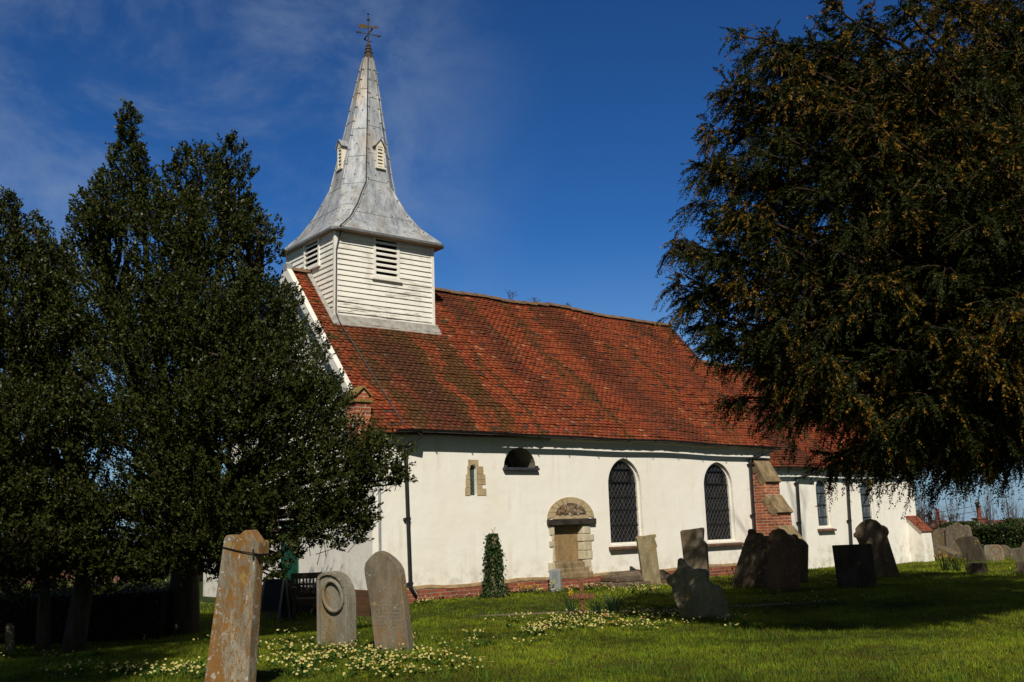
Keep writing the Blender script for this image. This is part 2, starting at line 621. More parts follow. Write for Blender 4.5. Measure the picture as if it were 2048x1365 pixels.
# thin cove under the eaves on the eastern half
mb = MB()
for k in range(30):
    a, b_ = 4.6 + 8.0 * k / 30, 4.6 + 8.0 * (k + 1) / 30
    za, zb = EZ + bow(a) - 0.03, EZ + bow(b_) - 0.03
    mb.hexa([(a, -0.045, za - 0.05), (b_, -0.045, zb - 0.05), (b_, 0.01, zb - 0.05), (a, 0.01, za - 0.05),
             (a, -0.07, za), (b_, -0.07, zb), (b_, 0.01, zb), (a, 0.01, za)])
mb.build('eaves_cornice', LIME, church)

# plinth ---------------------------------------------------------------
mb = MB()
for k in range(26):
    a, b_ = X0 - 0.06 + (XE - 0.9 - X0 + 0.06) * k / 26, X0 - 0.06 + (XE - 0.9 - X0 + 0.06) * (k + 1) / 26
    w = lambda q: 0.018 * sin(2.1 * q) + 0.012 * sin(5.3 * q + 1)
    mb.hexa([(a, -0.075, -0.5), (b_, -0.075, -0.5), (b_, 0.02, -0.5), (a, 0.02, -0.5),
             (a, -0.075, 0.225 + w(a)), (b_, -0.075, 0.225 + w(b_)), (b_, 0.02, 0.245 + w(b_)), (a, 0.02, 0.245 + w(a))])
pl = mb.build('brick_plinth', PLINTH, church)
mb = MB()
for k in range(26):
    a, b_ = X0 - 0.06 + (XE - 0.9 - X0 + 0.06) * k / 26, X0 - 0.06 + (XE - 0.9 - X0 + 0.06) * (k + 1) / 26
    mb.hexa([(a, -0.085, 0.228 + w(a)), (b_, -0.085, 0.228 + w(b_)), (b_, 0.02, 0.25 + w(b_)), (a, 0.02, 0.25 + w(a)),
             (a, -0.062, 0.262 + w(a)), (b_, -0.062, 0.262 + w(b_)), (b_, 0.02, 0.30 + w(b_)), (a, 0.02, 0.30 + w(a))])
mb.build('plinth_coping', m_plain('mortar_coping', (0.30, 0.20, 0.10), 0.9, 0.4, 9), pl)
mb = MB()
mb.box(-0.11, X0 - 0.002, -0.02, 3.0, -0.6, 0.28)
mb.box(-0.11, X0 - 0.002, 3.95, 6.9, -0.6, 0.28)
mb.build('west_plinth', m_brick('mossy_brick', (0.15, 0.07, 0.03), (0.10, 0.05, 0.025), (0.10, 0.08, 0.04)), church)

# windows --------------------------------------------------------------


def inset_poly(pts, d):
    """shrink a counterclockwise polygon by d"""
    n = len(pts)
    out = []
    for k in range(n):
        p0, p1, p2 = Vector(pts[k - 1]), Vector(pts[k]), Vector(pts[(k + 1) % n])
        e1, e2 = (p1 - p0), (p2 - p1)
        if e1.length < 1e-6 or e2.length < 1e-6:
            out.append(tuple(p1))
            continue
        e1.normalize()
        e2.normalize()
        n1, n2 = Vector((-e1.y, e1.x)), Vector((-e2.y, e2.x))
        m = n1 + n2
        m = m / max(m.dot(m) / 2, 0.3)
        out.append(tuple(p1 + m * d))
    return out


def ring(mb, pts, d, y0, y1):
    """frame of width d running round polygon pts between depths y0 and y1"""
    q = inset_poly(pts, d)
    n = len(pts)
    for k in range(n):
        j = (k + 1) % n
        a, b_, c, e = pts[k], pts[j], q[j], q[k]
        mb.hexa([(a[0], y0, a[1]), (b_[0], y0, b_[1]), (b_[0], y1, b_[1]), (a[0], y1, a[1]),
                 (e[0], y0, e[1]), (c[0], y0, c[1]), (c[0], y1, c[1]), (e[0], y1, e[1])])
    return q


def inside(p, poly):
    c = False
    n = len(poly)
    for k in range(n):
        a, b_ = poly[k], poly[k - 1]
        if (a[1] > p[1]) != (b_[1] > p[1]) and p[0] < (b_[0] - a[0]) * (p[1] - a[1]) / (b_[1] - a[1]) + a[0]:
            c = not c
    return c


def clip_line(p, q, poly, n=160):
    """longest run of p-q inside poly"""
    run, best = None, None
    for k in range(n + 1):
        t = k / n
        x = (p[0] + (q[0] - p[0]) * t, p[1] + (q[1] - p[1]) * t)
        if inside(x, poly):
            run = (run[0], x) if run else (x, x)
            if best is None or math.dist(*run) > math.dist(*best):
                best = run
        else:
            run = None
    return best


def church_window(name, pts, Y, depth, frame_w, glass, lattice=None, sill=None, bars=(), hopper=None):
    fr = MB()
    inner = ring(fr, pts, frame_w, Y + depth - 0.07, Y + depth + 0.02)
    wo = fr.build(name, PAINT2, church, bevel=0.004)
    g = MB()
    yg = Y + depth - 0.015
    g.prism([(x, yg, z) for x, z in inset_poly(pts, frame_w * 0.7)], (0, 0.012, 0))
    g.build('pane', glass, wo)
    xs = [p[0] for p in inner]
    zs = [p[1] for p in inner]
    if lattice:
        mb = MB()
        dx, dz = lattice
        yl = yg - 0.022
        sl = dz / dx
        x0, x1, z0, z1 = min(xs), max(xs), min(zs), max(zs)
        nn = int((x1 - x0 + (z1 - z0) / sl) / dx) + 3
        for s in (1, -1):
            for k in range(-1, nn):
                xb = (x0 - (z1 - z0) / sl if s > 0 else x0) + k * dx
                a = (xb, z0)
                b_ = (xb + s * (z1 - z0) / sl, z1)
                r = clip_line(a, b_, inner)
                if r and math.dist(*r) > 0.03:
                    yy = yl if s > 0 else yl - 0.004
                    mb.tube([(r[0][0], yy, r[0][1]), (r[1][0], yy, r[1][1])], 0.0026, 4, cap=False)
        mb.build('guard_lattice', WIRE, wo)
    mb = MB()
    for z in bars:
        r = clip_line((min(xs) - .1, z), (max(xs) + .1, z), inner)
        if r:
            mb = MB()
            mb.box(r[0][0], r[1][0], yg - 0.030, yg - 0.006, z - 0.009, z + 0.009)
            mb.build('saddle_bar', IRON, wo)
    if hopper:
        mb = MB()
        a, b_, c, e = hopper
        ring(mb, [(a, c), (b_, c), (b_, e), (a, e)], 0.025, yg - 0.06, yg - 0.004)
        mb.build('hopper_light', IRON, wo)
    if sill:
        mb = MB()
        a, b_, zt = sill
        m_ = 12
        for k in range(m_):
            p, q = a + (b_ - a) * k / m_, a + (b_ - a) * (k + 1) / m_ - 0.004
            mb.hexa([(p, Y - 0.11, zt - 0.095), (q, Y - 0.11, zt - 0.095), (q, Y + 0.06, zt - 0.095), (p, Y + 0.06, zt - 0.095),
                     (p, Y - 0.12, zt - 0.045), (q, Y - 0.12, zt - 0.045), (q, Y + 0.06, zt), (p, Y + 0.06, zt)])
        mb.build('sill', BROWN, wo, bevel=0.006)
    return wo


church_window('pointed_window', W1, 0, 0.15, 0.055, GLASS, (0.128, 0.185), (6.30, 7.60, 0.88),
              (1.36, 1.72, 2.02, 2.36), (6.58, 7.24, 2.37, 2.70))
church_window('pointed_window', W2, 0, 0.15, 0.055, GLASS, (0.128, 0.185), (9.70, 11.13, 0.83),
              (1.30, 1.66, 1.98, 2.32), (10.0, 10.66, 2.33, 2.68))
lw = MB()
lw.prism([(x, 0.092, z) for x, z in LAN], (0, 0.01, 0))
lo = lw.build('lancet_window', GLASSG, church)
mb = MB()
for s in (1, -1):
    for k in range(-6, 14):
        a = (2.345 + (0 if s > 0 else 0.175) - s * 0.3 + 0, 2.0 + k * 0.09)
        b_ = (a[0] + s * 0.8, a[1] + 1.1)
        r = clip_line(a, b_, LAN)
        if r and math.dist(*r) > 0.02:
            mb.tube([(r[0][0], 0.086, r[0][1]), (r[1][0], 0.086, r[1][1])], 0.004, 4, cap=False)
mb.build('lead_came', m_plain('lead_came', (0.10, 0.11, 0.10), 0.6), lo)
mb = MB()
for (a, b_, c, e) in [(2.205, 2.343, 2.075, 2.235), (2.225, 2.343, 2.239, 2.405), (2.235, 2.343, 2.409, 2.525), (2.275, 2.343, 2.529, 2.695),
                      (2.522, 2.765, 2.075, 2.225), (2.522, 2.665, 2.229, 2.30), (2.522, 2.755, 2.304, 2.405), (2.522, 2.75, 2.409, 2.525), (2.522, 2.70, 2.529, 2.695)]:
    mb.box(a, b_, -0.012, 0.05, c, e)
arch = [(2.305, 2.70), (2.345, 2.70)] + arc_pts(2.4325, 2.665, 0.0875, 0.062, pi * 0.8, pi * 0.2, 8) + [(2.52, 2.70), (2.575, 2.70), (2.575, 2.835), (2.305, 2.835)]
mb.prism([(x, -0.010, z) for x, z in arch], (0, 0.06, 0))
mb.build('stone_surround', ASHLAR, lo, bevel=0.006)

# half round niche window ------------------------------------------------
nb = MB()
inner = inset_poly(NIC, 0.0)
nb.prism([(x, 0.655, z) for x, z in NIC], (0, 0.01, 0))
no = nb.build('niche_window', m_plain('shade_dark_niche_back', (0.16, 0.15, 0.12), 0.9, 0.5, 4), church)  # shade inside the recess is put into this dark colour
mb = MB()
for k in range(len(NIC)):
    a, b_ = NIC[k], NIC[(k + 1) % len(NIC)]
    mb.face([(a[0], 0.004, a[1]), (b_[0], 0.004, b_[1]), (b_[0] * .9 + .372, 0.65, b_[1]), (a[0] * .9 + .372, 0.65, a[1])])
mb.build('niche_reveal', m_plain('shade_dark_niche_reveal', (0.22, 0.20, 0.16), 0.9, 0.5, 4), no)  # reveal coloured dark to stand for the shadow falling from above
mb = MB()
mb.prism([(x, 0.62, z) for x, z in [(3.28, 2.69), (4.02, 2.69), (3.92, 2.86), (3.80, 3.0), (3.66, 3.10), (3.46, 3.06), (3.32, 2.93)]], (0, 0.012, 0))
mb.build('niche_pane', GLASS, no)
mb = MB()
mb.box(3.23, 4.205, -0.10, 0.64, 2.615, 2.675)
mb.box(3.255, 3.30, -0.09, -0.002, 2.675, 2.72)
mb.box(4.14, 4.18, -0.09, -0.002, 2.675, 2.72)
mb.build('slate_sill', m_plain('dark_slate', (0.045, 0.047, 0.055), 0.55, 0.4, 9), no, bevel=0.008)

# blocked doorway ---------------------------------------------------------
bd = MB()
bd.box(4.60, 5.50, 0.125, 0.16, 0.50, 1.42)
do = bd.build('blocked_doorway', RECESS, church)
vs = MB()
cx = 5.16
N = 11
for k in range(N):
    a0, a1 = pi * k / N + 0.006, pi * (k + 1) / N - 0.006
    o0, o1 = [(cx + 0.715 * cos(a), 1.535 + 0.495 * sin(a)) for a in (a0, a1)]
    i0, i1 = [(cx + 0.475 * cos(a), 1.60 + 0.285 * sin(a)) for a in (a0, a1)]
    om = (cx + 0.715 * cos((a0 + a1) / 2), 1.535 + 0.495 * sin((a0 + a1) / 2))
    vs.prism([(x, -0.02, z) for x, z in (i0, o0, om, o1, i1)], (0, 0.10, 0))
vs.box(4.60, 5.72, -0.012, 0.06, 1.535, 1.62)
vs.build('stone_arch', ASHLAR, do, bevel=0.008)
mb = MB()
mb.prism([(x, -0.006, z) for x, z in [(4.69, 1.62), (5.63, 1.62)] + arc_pts(cx, 1.61, 0.47, 0.275, 0.0, pi, 14)], (0, 0.03, 0), (0.10, 0.07, 0.045))
rr = random.Random(4)
for k in range(95):
    t = rr.random() * pi
    q = math.sqrt(rr.random())
    x, z = cx + 0.43 * q * cos(t), 1.64 + 0.225 * q * sin(t)
    s = rr.uniform(0.02, 0.045)
    mm = Matrix.Translation((x, -0.006, z)) @ Matrix.Rotation(rr.uniform(0, 6), 4, 'Y') @ Matrix.Rotation(rr.uniform(-.4, .4), 4, 'X')
    v = rr.choice([(0.10, 0.07, 0.05), (0.24, 0.15, 0.07), (0.30, 0.22, 0.12), (0.06, 0.055, 0.05), (0.28, 0.13, 0.05), (0.14, 0.10, 0.06), (0.46, 0.42, 0.34)])
    mb.box(-s, s, -0.02, 0.02, -s * 0.65, s * 0.65, v, mm)
nb_ = NB('flint_rubble_stones')
mb.build('rubble_infill', nb_.done(nb_.mix(nb_.ramp(nb_.noise(30, 4), .4, .7), nb_.attr(), (0.12, 0.08, 0.05)), 0.6), do, bevel=0.01)
mb = MB()
mb.box(4.435, 5.885, -0.075, 0.12, 1.40, 1.532)
mb.build('lintel', LINTEL, do, bevel=0.012)
mb = MB()
rr = random.Random(2)
for (a, b_, c, e) in [(4.455, 4.63, 1.19, 1.395), (4.53, 4.63, 1.07, 1.185), (4.46, 4.635, 0.93, 1.065), (4.575, 4.64, 0.77, 0.925), (4.53, 4.645, 0.60, 0.765), (4.44, 4.62, 0.40, 0.595)]:
    a += rr.uniform(-.03, .03)
    mb.hexa([(a + rr.uniform(0, .05), -0.03, c), (b_, -0.03, c), (b_, 0.13, c), (a, 0.0, c),
             (a + rr.uniform(0, .03), -0.025, e), (b_ - rr.uniform(0, .02), -0.03, e), (b_, 0.13, e), (a, 0.0, e)])
    mb.build('jamb_stone', JAMB, do, bevel=0.02)
    mb = MB()
for (a, b_, c, e) in [(5.47, 5.76, 1.19, 1.395), (5.46, 5.86, 1.02, 1.185), (5.48, 5.76, 0.82, 1.01), (5.47, 5.78, 0.62, 0.815), (5.50, 5.74, 0.44, 0.615), (5.56, 5.75, 0.32, 0.435)]:
    a -= 0.03
    mb.hexa([(a + 0.05, -0.035, c), (b_ - rr.uniform(0, .05), -0.02, c), (b_, 0.01, c), (a, 0.13, c),
             (a + 0.05, -0.03, e), (b_ - rr.uniform(0, .06), -0.02, e), (b_, 0.01, e), (a, 0.13, e)])
    mb.build('jamb_stone', JAMB, do, bevel=0.02)
    mb = MB()
mb = MB()
for k, (a, b_, zt, y0) in enumerate([(4.58, 5.53, 0.60, -0.01), (4.60, 5.62, 0.475, -0.05), (4.62, 5.70, 0.375, -0.085)]):
    mb.hexa([(a, y0, 0.22), (b_, y0, 0.22), (b_, 0.15, 0.22), (a, 0.15, 0.22), (a, y0, zt - 0.03), (b_, y0, zt - 0.03), (b_ - 0.05, 0.15, zt + 0.02), (a, 0.15, zt + 0.02)])
    mb.build('step', CAPST, do, bevel=0.015)
    mb = MB()

# roofs ----------------------------------------------------------------


def und(x, s):
    """gentle waves of an old roof; none at the eaves"""
    f = np.clip(s / 0.8, 0, 1) * np.clip((x - 3.2) / 1.5, 0.15, 1)
    return f * (0.030 * np.sin(0.95 * x + 1.1 * s + 0.6) + 0.018 * np.sin(2.3 * x - 0.8 * s) - 0.05 * np.sin(np.pi * np.clip((x - 3) / 10, 0, 1)) * np.clip(s / 5.5, 0, 1))


def tile_roof(name, xa, xb, y0, z0, y1, z1, bowf, seed, gauge=0.096, tw=0.152, top=1.0, parent=church, skip=None):
    g = np.random.default_rng(seed)
    Ls = math.hypot(y1 - y0, z1 - z0)
    sv = np.array([0, (y1 - y0) / Ls, (z1 - z0) / Ls])
    nv = np.array([0, -sv[2], sv[1]])
    rows = int(Ls / gauge)
    V, C = [], []
    for i in range(rows):
        off = (i % 2) * tw / 2 + g.normal(0, 0.008)
        xs = np.arange(xa - tw + off, xb + tw, tw) + g.normal(0, 0.004, len(np.arange(xa - tw + off, xb + tw, tw)))
        a = np.clip(xs + 0.002, xa, xb)
        b = np.clip(xs + tw - 0.003, xa, xb)
        ok = b - a > 0.01
        a, b = a[ok], b[ok]
        nT = len(a)
        s0 = i * gauge + g.normal(0, 0.005, nT)
        tilt = g.normal(0, 0.006, nT)
        lift = 0.028 + np.abs(g.normal(0, 0.006, nT)) + 0.006 * math.sin(i * 1.9)
        slip = g.random(nT) < 0.02
        tilt = np.where(slip, g.normal(0, 0.022, nT), tilt)
        lift = lift + slip * g.uniform(0, .018, nT)
        s0 = s0 - slip * g.uniform(0, .035, nT) * (i > 2)
        th = 0.013
        ln = gauge * 1.35
        xm = (a + b) / 2
        sl_ = i * gauge
        bz = np.array([bowf(q) for q in xm]) + und(xm, sl_)

        def P(x, s, h):
            p = np.zeros((nT, 3))
            p[:, 0] = x
            p += sv[None] * s[:, None] + nv[None] * h[:, None]
            p[:, 1] += y0
            p[:, 2] += z0 + bz
            return p
        z = np.zeros(nT)
        q = [P(a, s0 + tilt, lift - th), P(b, s0 - tilt, lift - th + tilt * .5), P(b, s0 + ln, z - th), P(a, s0 + ln, z - th),
             P(a, s0 + tilt, lift), P(b, s0 - tilt, lift + tilt * .5), P(b, s0 + ln, z), P(a, s0 + ln, z)]
        V.append(np.stack(q, 1).reshape(-1, 3))
        br = g.choice([0.7, 0.85, 0.95, 1.05, 1.2], nT, p=[.12, .24, .32, .24, .08]) * g.uniform(0.92, 1.08, nT)
        base = np.array([0.290, 0.060, 0.022])[None] * br[:, None]
        base[:, 1] *= g.uniform(0.85, 1.25, nT)
        dk = g.random(nT) < 0.05
        base[dk] = np.array([0.085, 0.045, 0.030])
        lt = g.random(nT) < 0.02
        base[lt] = np.array([0.40, 0.16, 0.08])
        C.append(np.repeat(base, 8, 0))
    V = np.concatenate(V)
    C = np.concatenate(C)
    nT = len(V) // 8
    f = np.array([(4, 5, 6, 7), (0, 1, 5, 4), (1, 2, 6, 5), (3, 0, 4, 7)])
    Fc = (np.arange(nT)[:, None, None] * 8 + f[None]).reshape(-1, 4)
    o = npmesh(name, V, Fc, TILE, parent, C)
    # roof deck below and the far slope
    mb = MB()
    n = 16
    for k in range(n):
        a, b = xa + (xb - xa) * k / n, xa + (xb - xa) * (k + 1) / n
        ba, bb = bowf(a) - 0.09, bowf(b) - 0.09
        mb.face([(a, y0 + .03, z0 + ba + .075), (b, y0 + .03, z0 + bb + .075), (b, y1, z1 + bb), (a, y1, z1 + ba)])
        yb = 2 * y1 - y0
        mb.face([(b, yb, z0 + bb), (a, yb, z0 + ba), (a, y1, z1 + ba), (b, y1, z1 + bb)])
        mb.face([(a, y0 + .03, z0 + ba + .075), (b, y0 + .03, z0 + bb + .075), (b, y0 + .26, z0 + bb + .075), (a, y0 + .26, z0 + ba + .075)])
    mb.build('roof_deck', m_plain('old_roof_batten', (0.09, 0.03, 0.018), 0.9), o)
    return o


def ridge_tiles(xa, xb, y, z, bowf, r=0.115, parent=None):
    mb = MB()
    x = xa
    k = 0
    rr = random.Random(int(xa * 10) + 3)
    while x < xb - 0.05:
        l = min(0.42, xb - x)
        pts = []
        dz = bowf(x + l / 2) + float(und(x + l / 2, 5.4)) - 0.03 + rr.uniform(-.008, .008)
        nseg = 8
        for xx, rad in ((x, r), (x + l - 0.012, r * 0.95)):
            for j in range(nseg + 1):
                w = pi * (0.02 + 0.96 * j / nseg)
                pts.append((xx, y + rad * 1.25 * cos(w), z + dz - 0.06 + rad * sin(w)))
        i = len(mb.v)
        mb.v += pts
        for j in range(nseg):
            mb.f.append((i + j, i + j + 1, i + nseg + 2 + j, i + nseg + 1 + j))
            mb.c.append((1, 1, 1))
        mb.f.append(tuple(i + j for j in range(nseg + 1)))
        mb.c.append((1, 1, 1))
        mb.f.append(tuple(i + nseg + 1 + j for j in range(nseg + 1)))
        mb.c.append((1, 1, 1))
        x += l
    return mb.build('ridge_tiles', RIDGE, parent)


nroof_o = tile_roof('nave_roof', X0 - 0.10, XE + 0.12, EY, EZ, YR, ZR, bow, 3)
ridge_tiles(X0 - 0.1, 0.36, YR, ZR + 0.05, bow, parent=nroof_o)
ridge_tiles(3.06, XE + 0.12, YR, ZR + 0.05, bow, parent=nroof_o)
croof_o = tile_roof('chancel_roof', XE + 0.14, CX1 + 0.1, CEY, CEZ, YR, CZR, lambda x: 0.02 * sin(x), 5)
ridge_tiles(XE + 0.14, CX1 + 0.1, YR, CZR + 0.05, lambda x: 0.02 * sin(x), parent=croof_o)

FLASHG = m_plain('grey_lead_cap', (0.30, 0.31, 0.32), 0.6)
# white boarded west gable with barge boards
mb = MB()
rr = random.Random(8)
z = 3.75
while z < ZR - 0.2:
    y0, y1 = EY + (z + 0.13 - EZ) / (ZR - EZ) * (YR - EY) + 0.02, 0
    y1 = 2 * YR - y0
    mb.hexa([(X0 - 0.045, y0, z), (X0 - 0.005, y0, z), (X0 - 0.005, y1, z), (X0 - 0.045, y1, z),
             (X0 - 0.018, y0, z + 0.135), (X0 - 0.005, y0, z + 0.135), (X0 - 0.005, y1, z + 0.135), (X0 - 0.018, y1, z + 0.135)])
    z += 0.13
mb.build('gable_weatherboards', PAINT, church)
mb = MB()
for s in (0, 1):
    ya, yb = EY + 0.35, YR
    za, zb = nroof(ya), ZR
    f = (lambda y: y) if s == 0 else (lambda y: 2 * YR - y)
    mb = MB()
    mb.hexa([(X0 - 0.21, f(ya), za - 0.15), (X0 - 0.105, f(ya), za - 0.15), (X0 - 0.105, f(yb), zb - 0.15), (X0 - 0.21, f(yb), zb - 0.15),
             (X0 - 0.21, f(ya), za + 0.13), (X0 - 0.085, f(ya), za + 0.13), (X0 - 0.085, f(yb), zb + 0.13), (X0 - 0.21, f(yb), zb + 0.13)])
    mb.build('bargeboard', PAINT2, church, bevel=0.006)
mb = MB()
mb.box(X0 - 0.215, X0 - 0.07, YR - 0.10, YR + 0.10, ZR - 0.02, ZR + 0.15)
mb.build('apex_cap', FLASHG, church, bevel=0.006)

# kneeler pier on the south west corner
mb = MB()
mb.box(-0.42, -0.085, -0.03, 0.42, 3.45, 3.92)
mb.hexa([(-0.25, 0.02, 2.95), (-0.06, 0.02, 2.95), (-0.06, 0.40, 2.95), (-0.25, 0.40, 2.95),
         (-0.42, -0.03, 3.45), (-0.085, -0.03, 3.45), (-0.085, 0.42, 3.45), (-0.42, 0.42, 3.45)])
mb.prism([(-0.39, -0.01, 3.98), (-0.115, -0.01, 3.98), (-0.115, -0.01, 4.08), (-0.25, -0.01, 4.21), (-0.39, -0.01, 4.08)], (0, 0.42, 0))
ko = mb.build('kneeler_pier', BUTTB, church)
mb = MB()
mb.box(-0.46, -0.05, -0.07, 0.46, 3.921, 3.979)
for s in (-1, 1):
    mb.hexa([(-0.25, -0.06, 4.215), (-0.25 + s * 0.20, -0.06, 4.03), (-0.25 + s * 0.20, 0.45, 4.03), (-0.25, 0.45, 4.215),
             (-0.25, -0.06, 4.26), (-0.25 + s * 0.21, -0.06, 4.065), (-0.25 + s * 0.21, 0.45, 4.065), (-0.25, 0.45, 4.26)])
mb.build('coping', m_stone('mossy_coping', (0.30, 0.20, 0.08), (0.20, 0.13, 0.05), (0.22, 0.17, 0.03), 0.5, 0.0, 4), ko, bevel=0.006)
mb = MB()
mb.box(0.3, 4.5, 6.92, 9.3, -0.8, 2.3)
mb.build('north_annexe', LIME, church)
mb = MB()
mb.tube([(0.10, -0.035, 3.2), (0.10, -0.035, 0.3)], 0.028, 8)
mb.build('grey_conduit', m_plain('grey_painted_pipe', (0.30, 0.33, 0.35), 0.5), church, smooth=False)

# west door ---------------------------------------------------------------
mb = MB()
for k in range(6):
    a = 3.10 + k * 0.135
    mb.box(X0 - 0.045, X0 - 0.004, a, a + 0.128, -0.25, 1.62)
dr = mb.build('west_door', GREEN, church, bevel=0.004)
mb = MB()
for z in (0.25, 1.15):
    mb = MB()
    mb.box(X0 - 0.058, X0 - 0.046, 3.12, 3.80, z, z + 0.05)
    mb.build('hinge', IRON, dr)

# brick buttress -----------------------------------------------------------
BX0, BX1 = 11.78, 12.40


def stepped(name, x0, x1, prof, mat, parent):
    """vertical profile polygon (y,z) extruded along x"""
    mb = MB()
    mb.prism([(x0, y, z) for y, z in prof], (x1 - x0, 0, 0))
    return mb.build(name, mat, parent)


bt = stepped('brick_buttress', BX0, BX1, [(0.05, -0.5), (0.05, 2.74), (-0.03, 2.84), (-0.40, 2.37), (-0.40, 1.99), (-0.70, 1.55), (-0.70, 1.16), (-1.02, 0.74), (-1.02, -0.5)], BUTTB, church)
mb = MB()


def cap(y0, z0, y1, z1, n, over=0.045):
    # sloping stone weathering in n courses, from top (y0,z0) to nose (y1,z1)
    mb = MB()
    for k in range(n):
        ya, yb = y0 + (y1 - y0) * k / n, y0 + (y1 - y0) * (k + 1) / n
        za, zb = z0 + (z1 - z0) * k / n, z0 + (z1 - z0) * (k + 1) / n
        e = over if k == n - 1 else 0.0
        x0, x1 = BX0 - 0.012, BX1 + 0.03
        yb2, zb2 = yb - e, zb - e * 1.1
        ka, kb = 0.20, 0.20
        mb.hexa([(x0, ya + 0.17, za - 0.17), (x0, ya, za), (x1, ya, za), (x1, ya + 0.17, za - 0.17),
                 (x0, yb2 + 0.20, zb2 - 0.09), (x0, yb2 - 0.012, zb2 - 0.012), (x1, yb2 - 0.012, zb2 - 0.012), (x1, yb2 + 0.20, zb2 - 0.09)])
    mb.build('weathering_stone', CAPST, bt, bevel=0.008)


cap(-0.05, 3.00, -0.13, 2.92, 1, 0.0)
cap(-0.13, 2.93, -0.42, 2.43, 2)
cap(-0.42, 2.02, -0.72, 1.61, 2)
cap(-0.72, 1.20, -1.04, 0.80, 2)
mb = MB()
mb.hexa([(BX0 - .012, -0.14, 2.78), (BX1 + .03, -0.14, 2.78), (BX1 + .03, 0.03, 2.78), (BX0 - .012, 0.03, 2.78),
         (BX0 - .012, -0.07, 3.0), (BX1 + .03, -0.07, 3.0), (BX1 + .03, 0.03, 2.96), (BX0 - .012, 0.03, 2.96)])
mb.build('weathering_stone', CAPST, bt, bevel=0.008)

# chancel -------------------------------------------------------------------
wall_with_holes('chancel_wall', [(XE - 0.05, -0.5), (CX1, -0.5), (CX1, 2.92), (XE - 0.05, 2.92)], [CW1, CW2], CY, LIME, church, [0.14, 0.14])
mb = MB()
mb.face([(CX1, CY, -0.5), (CX1, 6.4, -0.5), (CX1, 6.4, 2.9), (CX1, YR, CZR - 0.1), (CX1, CY, 2.9)])
mb.face([(CX1, 6.4, -0.5), (XE, 6.4, -0.5), (XE, 6.4, 2.9), (CX1, 6.4, 2.9)])
mb.build('chancel_gable_wall', LIME, church)
church_window('round_window', CW1, CY, 0.13, 0.05, GLASSB, None, (15.24, 16.05, 1.07), (1.4, 1.75, 2.1))
church_window('round_window', CW2, CY, 0.13, 0.05, GLASSB, None, (17.55, 18.40, 0.98), (1.35, 1.7, 2.05))
sb = stepped('corner_buttress', 20.12, 20.70, [(CY + .02, -0.5), (CY + .02, 1.30), (0.04, 0.86), (0.0, -0.5)], LIME, church)
mb = MB()
for k in range(6):
    t0, t1 = k / 6, (k + 1) / 6
    ya, yb = CY + 0.03 - 0.54 * t0, CY + 0.03 - 0.54 * t1
    za, zb = 1.36 - 0.53 * t0, 1.36 - 0.53 * t1
    for j in range(4):
        xa = 20.06 + j * 0.175
        mb.hexa([(xa, yb, zb), (xa + 0.17, yb, zb), (xa + 0.17, ya, za - 0.03), (xa, ya, za - 0.03),
                 (xa, yb, zb + 0.035), (xa + 0.17, yb, zb + 0.035), (xa + 0.17, ya, za), (xa, ya, za)])
mb.build('tile_weathering', m_plain('buttress_tile', (0.26, 0.075, 0.035), 0.85, 0.5, 9), sb)

# gutters and downpipes ------------------------------------------------------


def gutter(xa, xb, y, zf, parent, n=40):
    mb = MB()
    pts = [(xa + (xb - xa) * k / n, y, zf(xa + (xb - xa) * k / n)) for k in range(n + 1)]
    sec = [(-0.055 * cos(w), -0.055 * sin(w)) for w in [pi * j / 7 for j in range(8)]]
    i0 = len(mb.v)
    for p in pts:
        for (a, b) in sec:
            mb.v.append((p[0], p[1] + a, p[2] + b))
        for (a, b) in reversed(sec):
            mb.v.append((p[0], p[1] + a * 0.86, p[2] + b * 0.86))
    m = 16
    for k in range(n):
        for j in range(m):
            a, b = i0 + k * m + j, i0 + k * m + (j + 1) % m
            mb.f.append((a, b, b + m, a + m))
            mb.c.append((1, 1, 1))
    for k in range(0, n + 1, 3):
        p = pts[k]
        mb.box(p[0] - 0.012, p[0] + 0.012, p[1] - 0.062, p[1] + 0.06, p[2] - 0.065, p[2] - 0.052)
    return mb.build('gutter', IRON, parent)


gutter(0.35, XE + 0.05, -0.315, lambda x: EZ + 0.015 + bow(x) - 0.0012 * x + 0.045 * max(0.0, min(1.0, (4.2 - x) / 1.2)), church)
gutter(XE + 0.15, CX1 + 0.05, 0.20, lambda x: CEZ + 0.01 + 0.02 * sin(x), church, 24)


def downpipe(top, neck, foot, shoe=None):
    mb = MB()
    t, nk, ft = Vector(top), Vector(neck), Vector(foot)
    path = [t, t - Vector((0, 0, 0.07)), nk.lerp(t, 0.18) - Vector((0, 0, 0.02)), nk + Vector((0, 0, 0.02)), nk - Vector((0, 0, 0.08)), ft]
    if shoe:
        path += [ft + Vector(shoe)]
    mb.tube(path, 0.042, 10)
    for f in (0.02, 0.5, 0.97):
        p = (nk - Vector((0, 0, .08))).lerp(ft, f)
        mb.tube([p + Vector((0, 0, 0.035)), p - Vector((0, 0, 0.035))], 0.05, 10)
        mb.box(p.x - 0.075, p.x + 0.075, p.y + 0.01, p.y + 0.07, p.z - 0.02, p.z + 0.02)
    return mb.build('downpipe', IRON, church, smooth=False)


downpipe((0.92, -0.31, 3.31), (0.70, -0.07, 3.05), (0.755, -0.10, 0.28), (0.10, -0.06, -0.12))
downpipe((12.35, -0.31, 3.30), (11.66, -0.07, 2.98), (11.575, -0.10, 0.10))
downpipe((15.05, 0.20, 2.78), (14.36, 0.43, 2.50), (14.25, 0.40, 0.10))
downpipe((17.0, 0.20, 2.78), (16.90, 0.43, 2.50), (16.72, 0.40, 0.10))

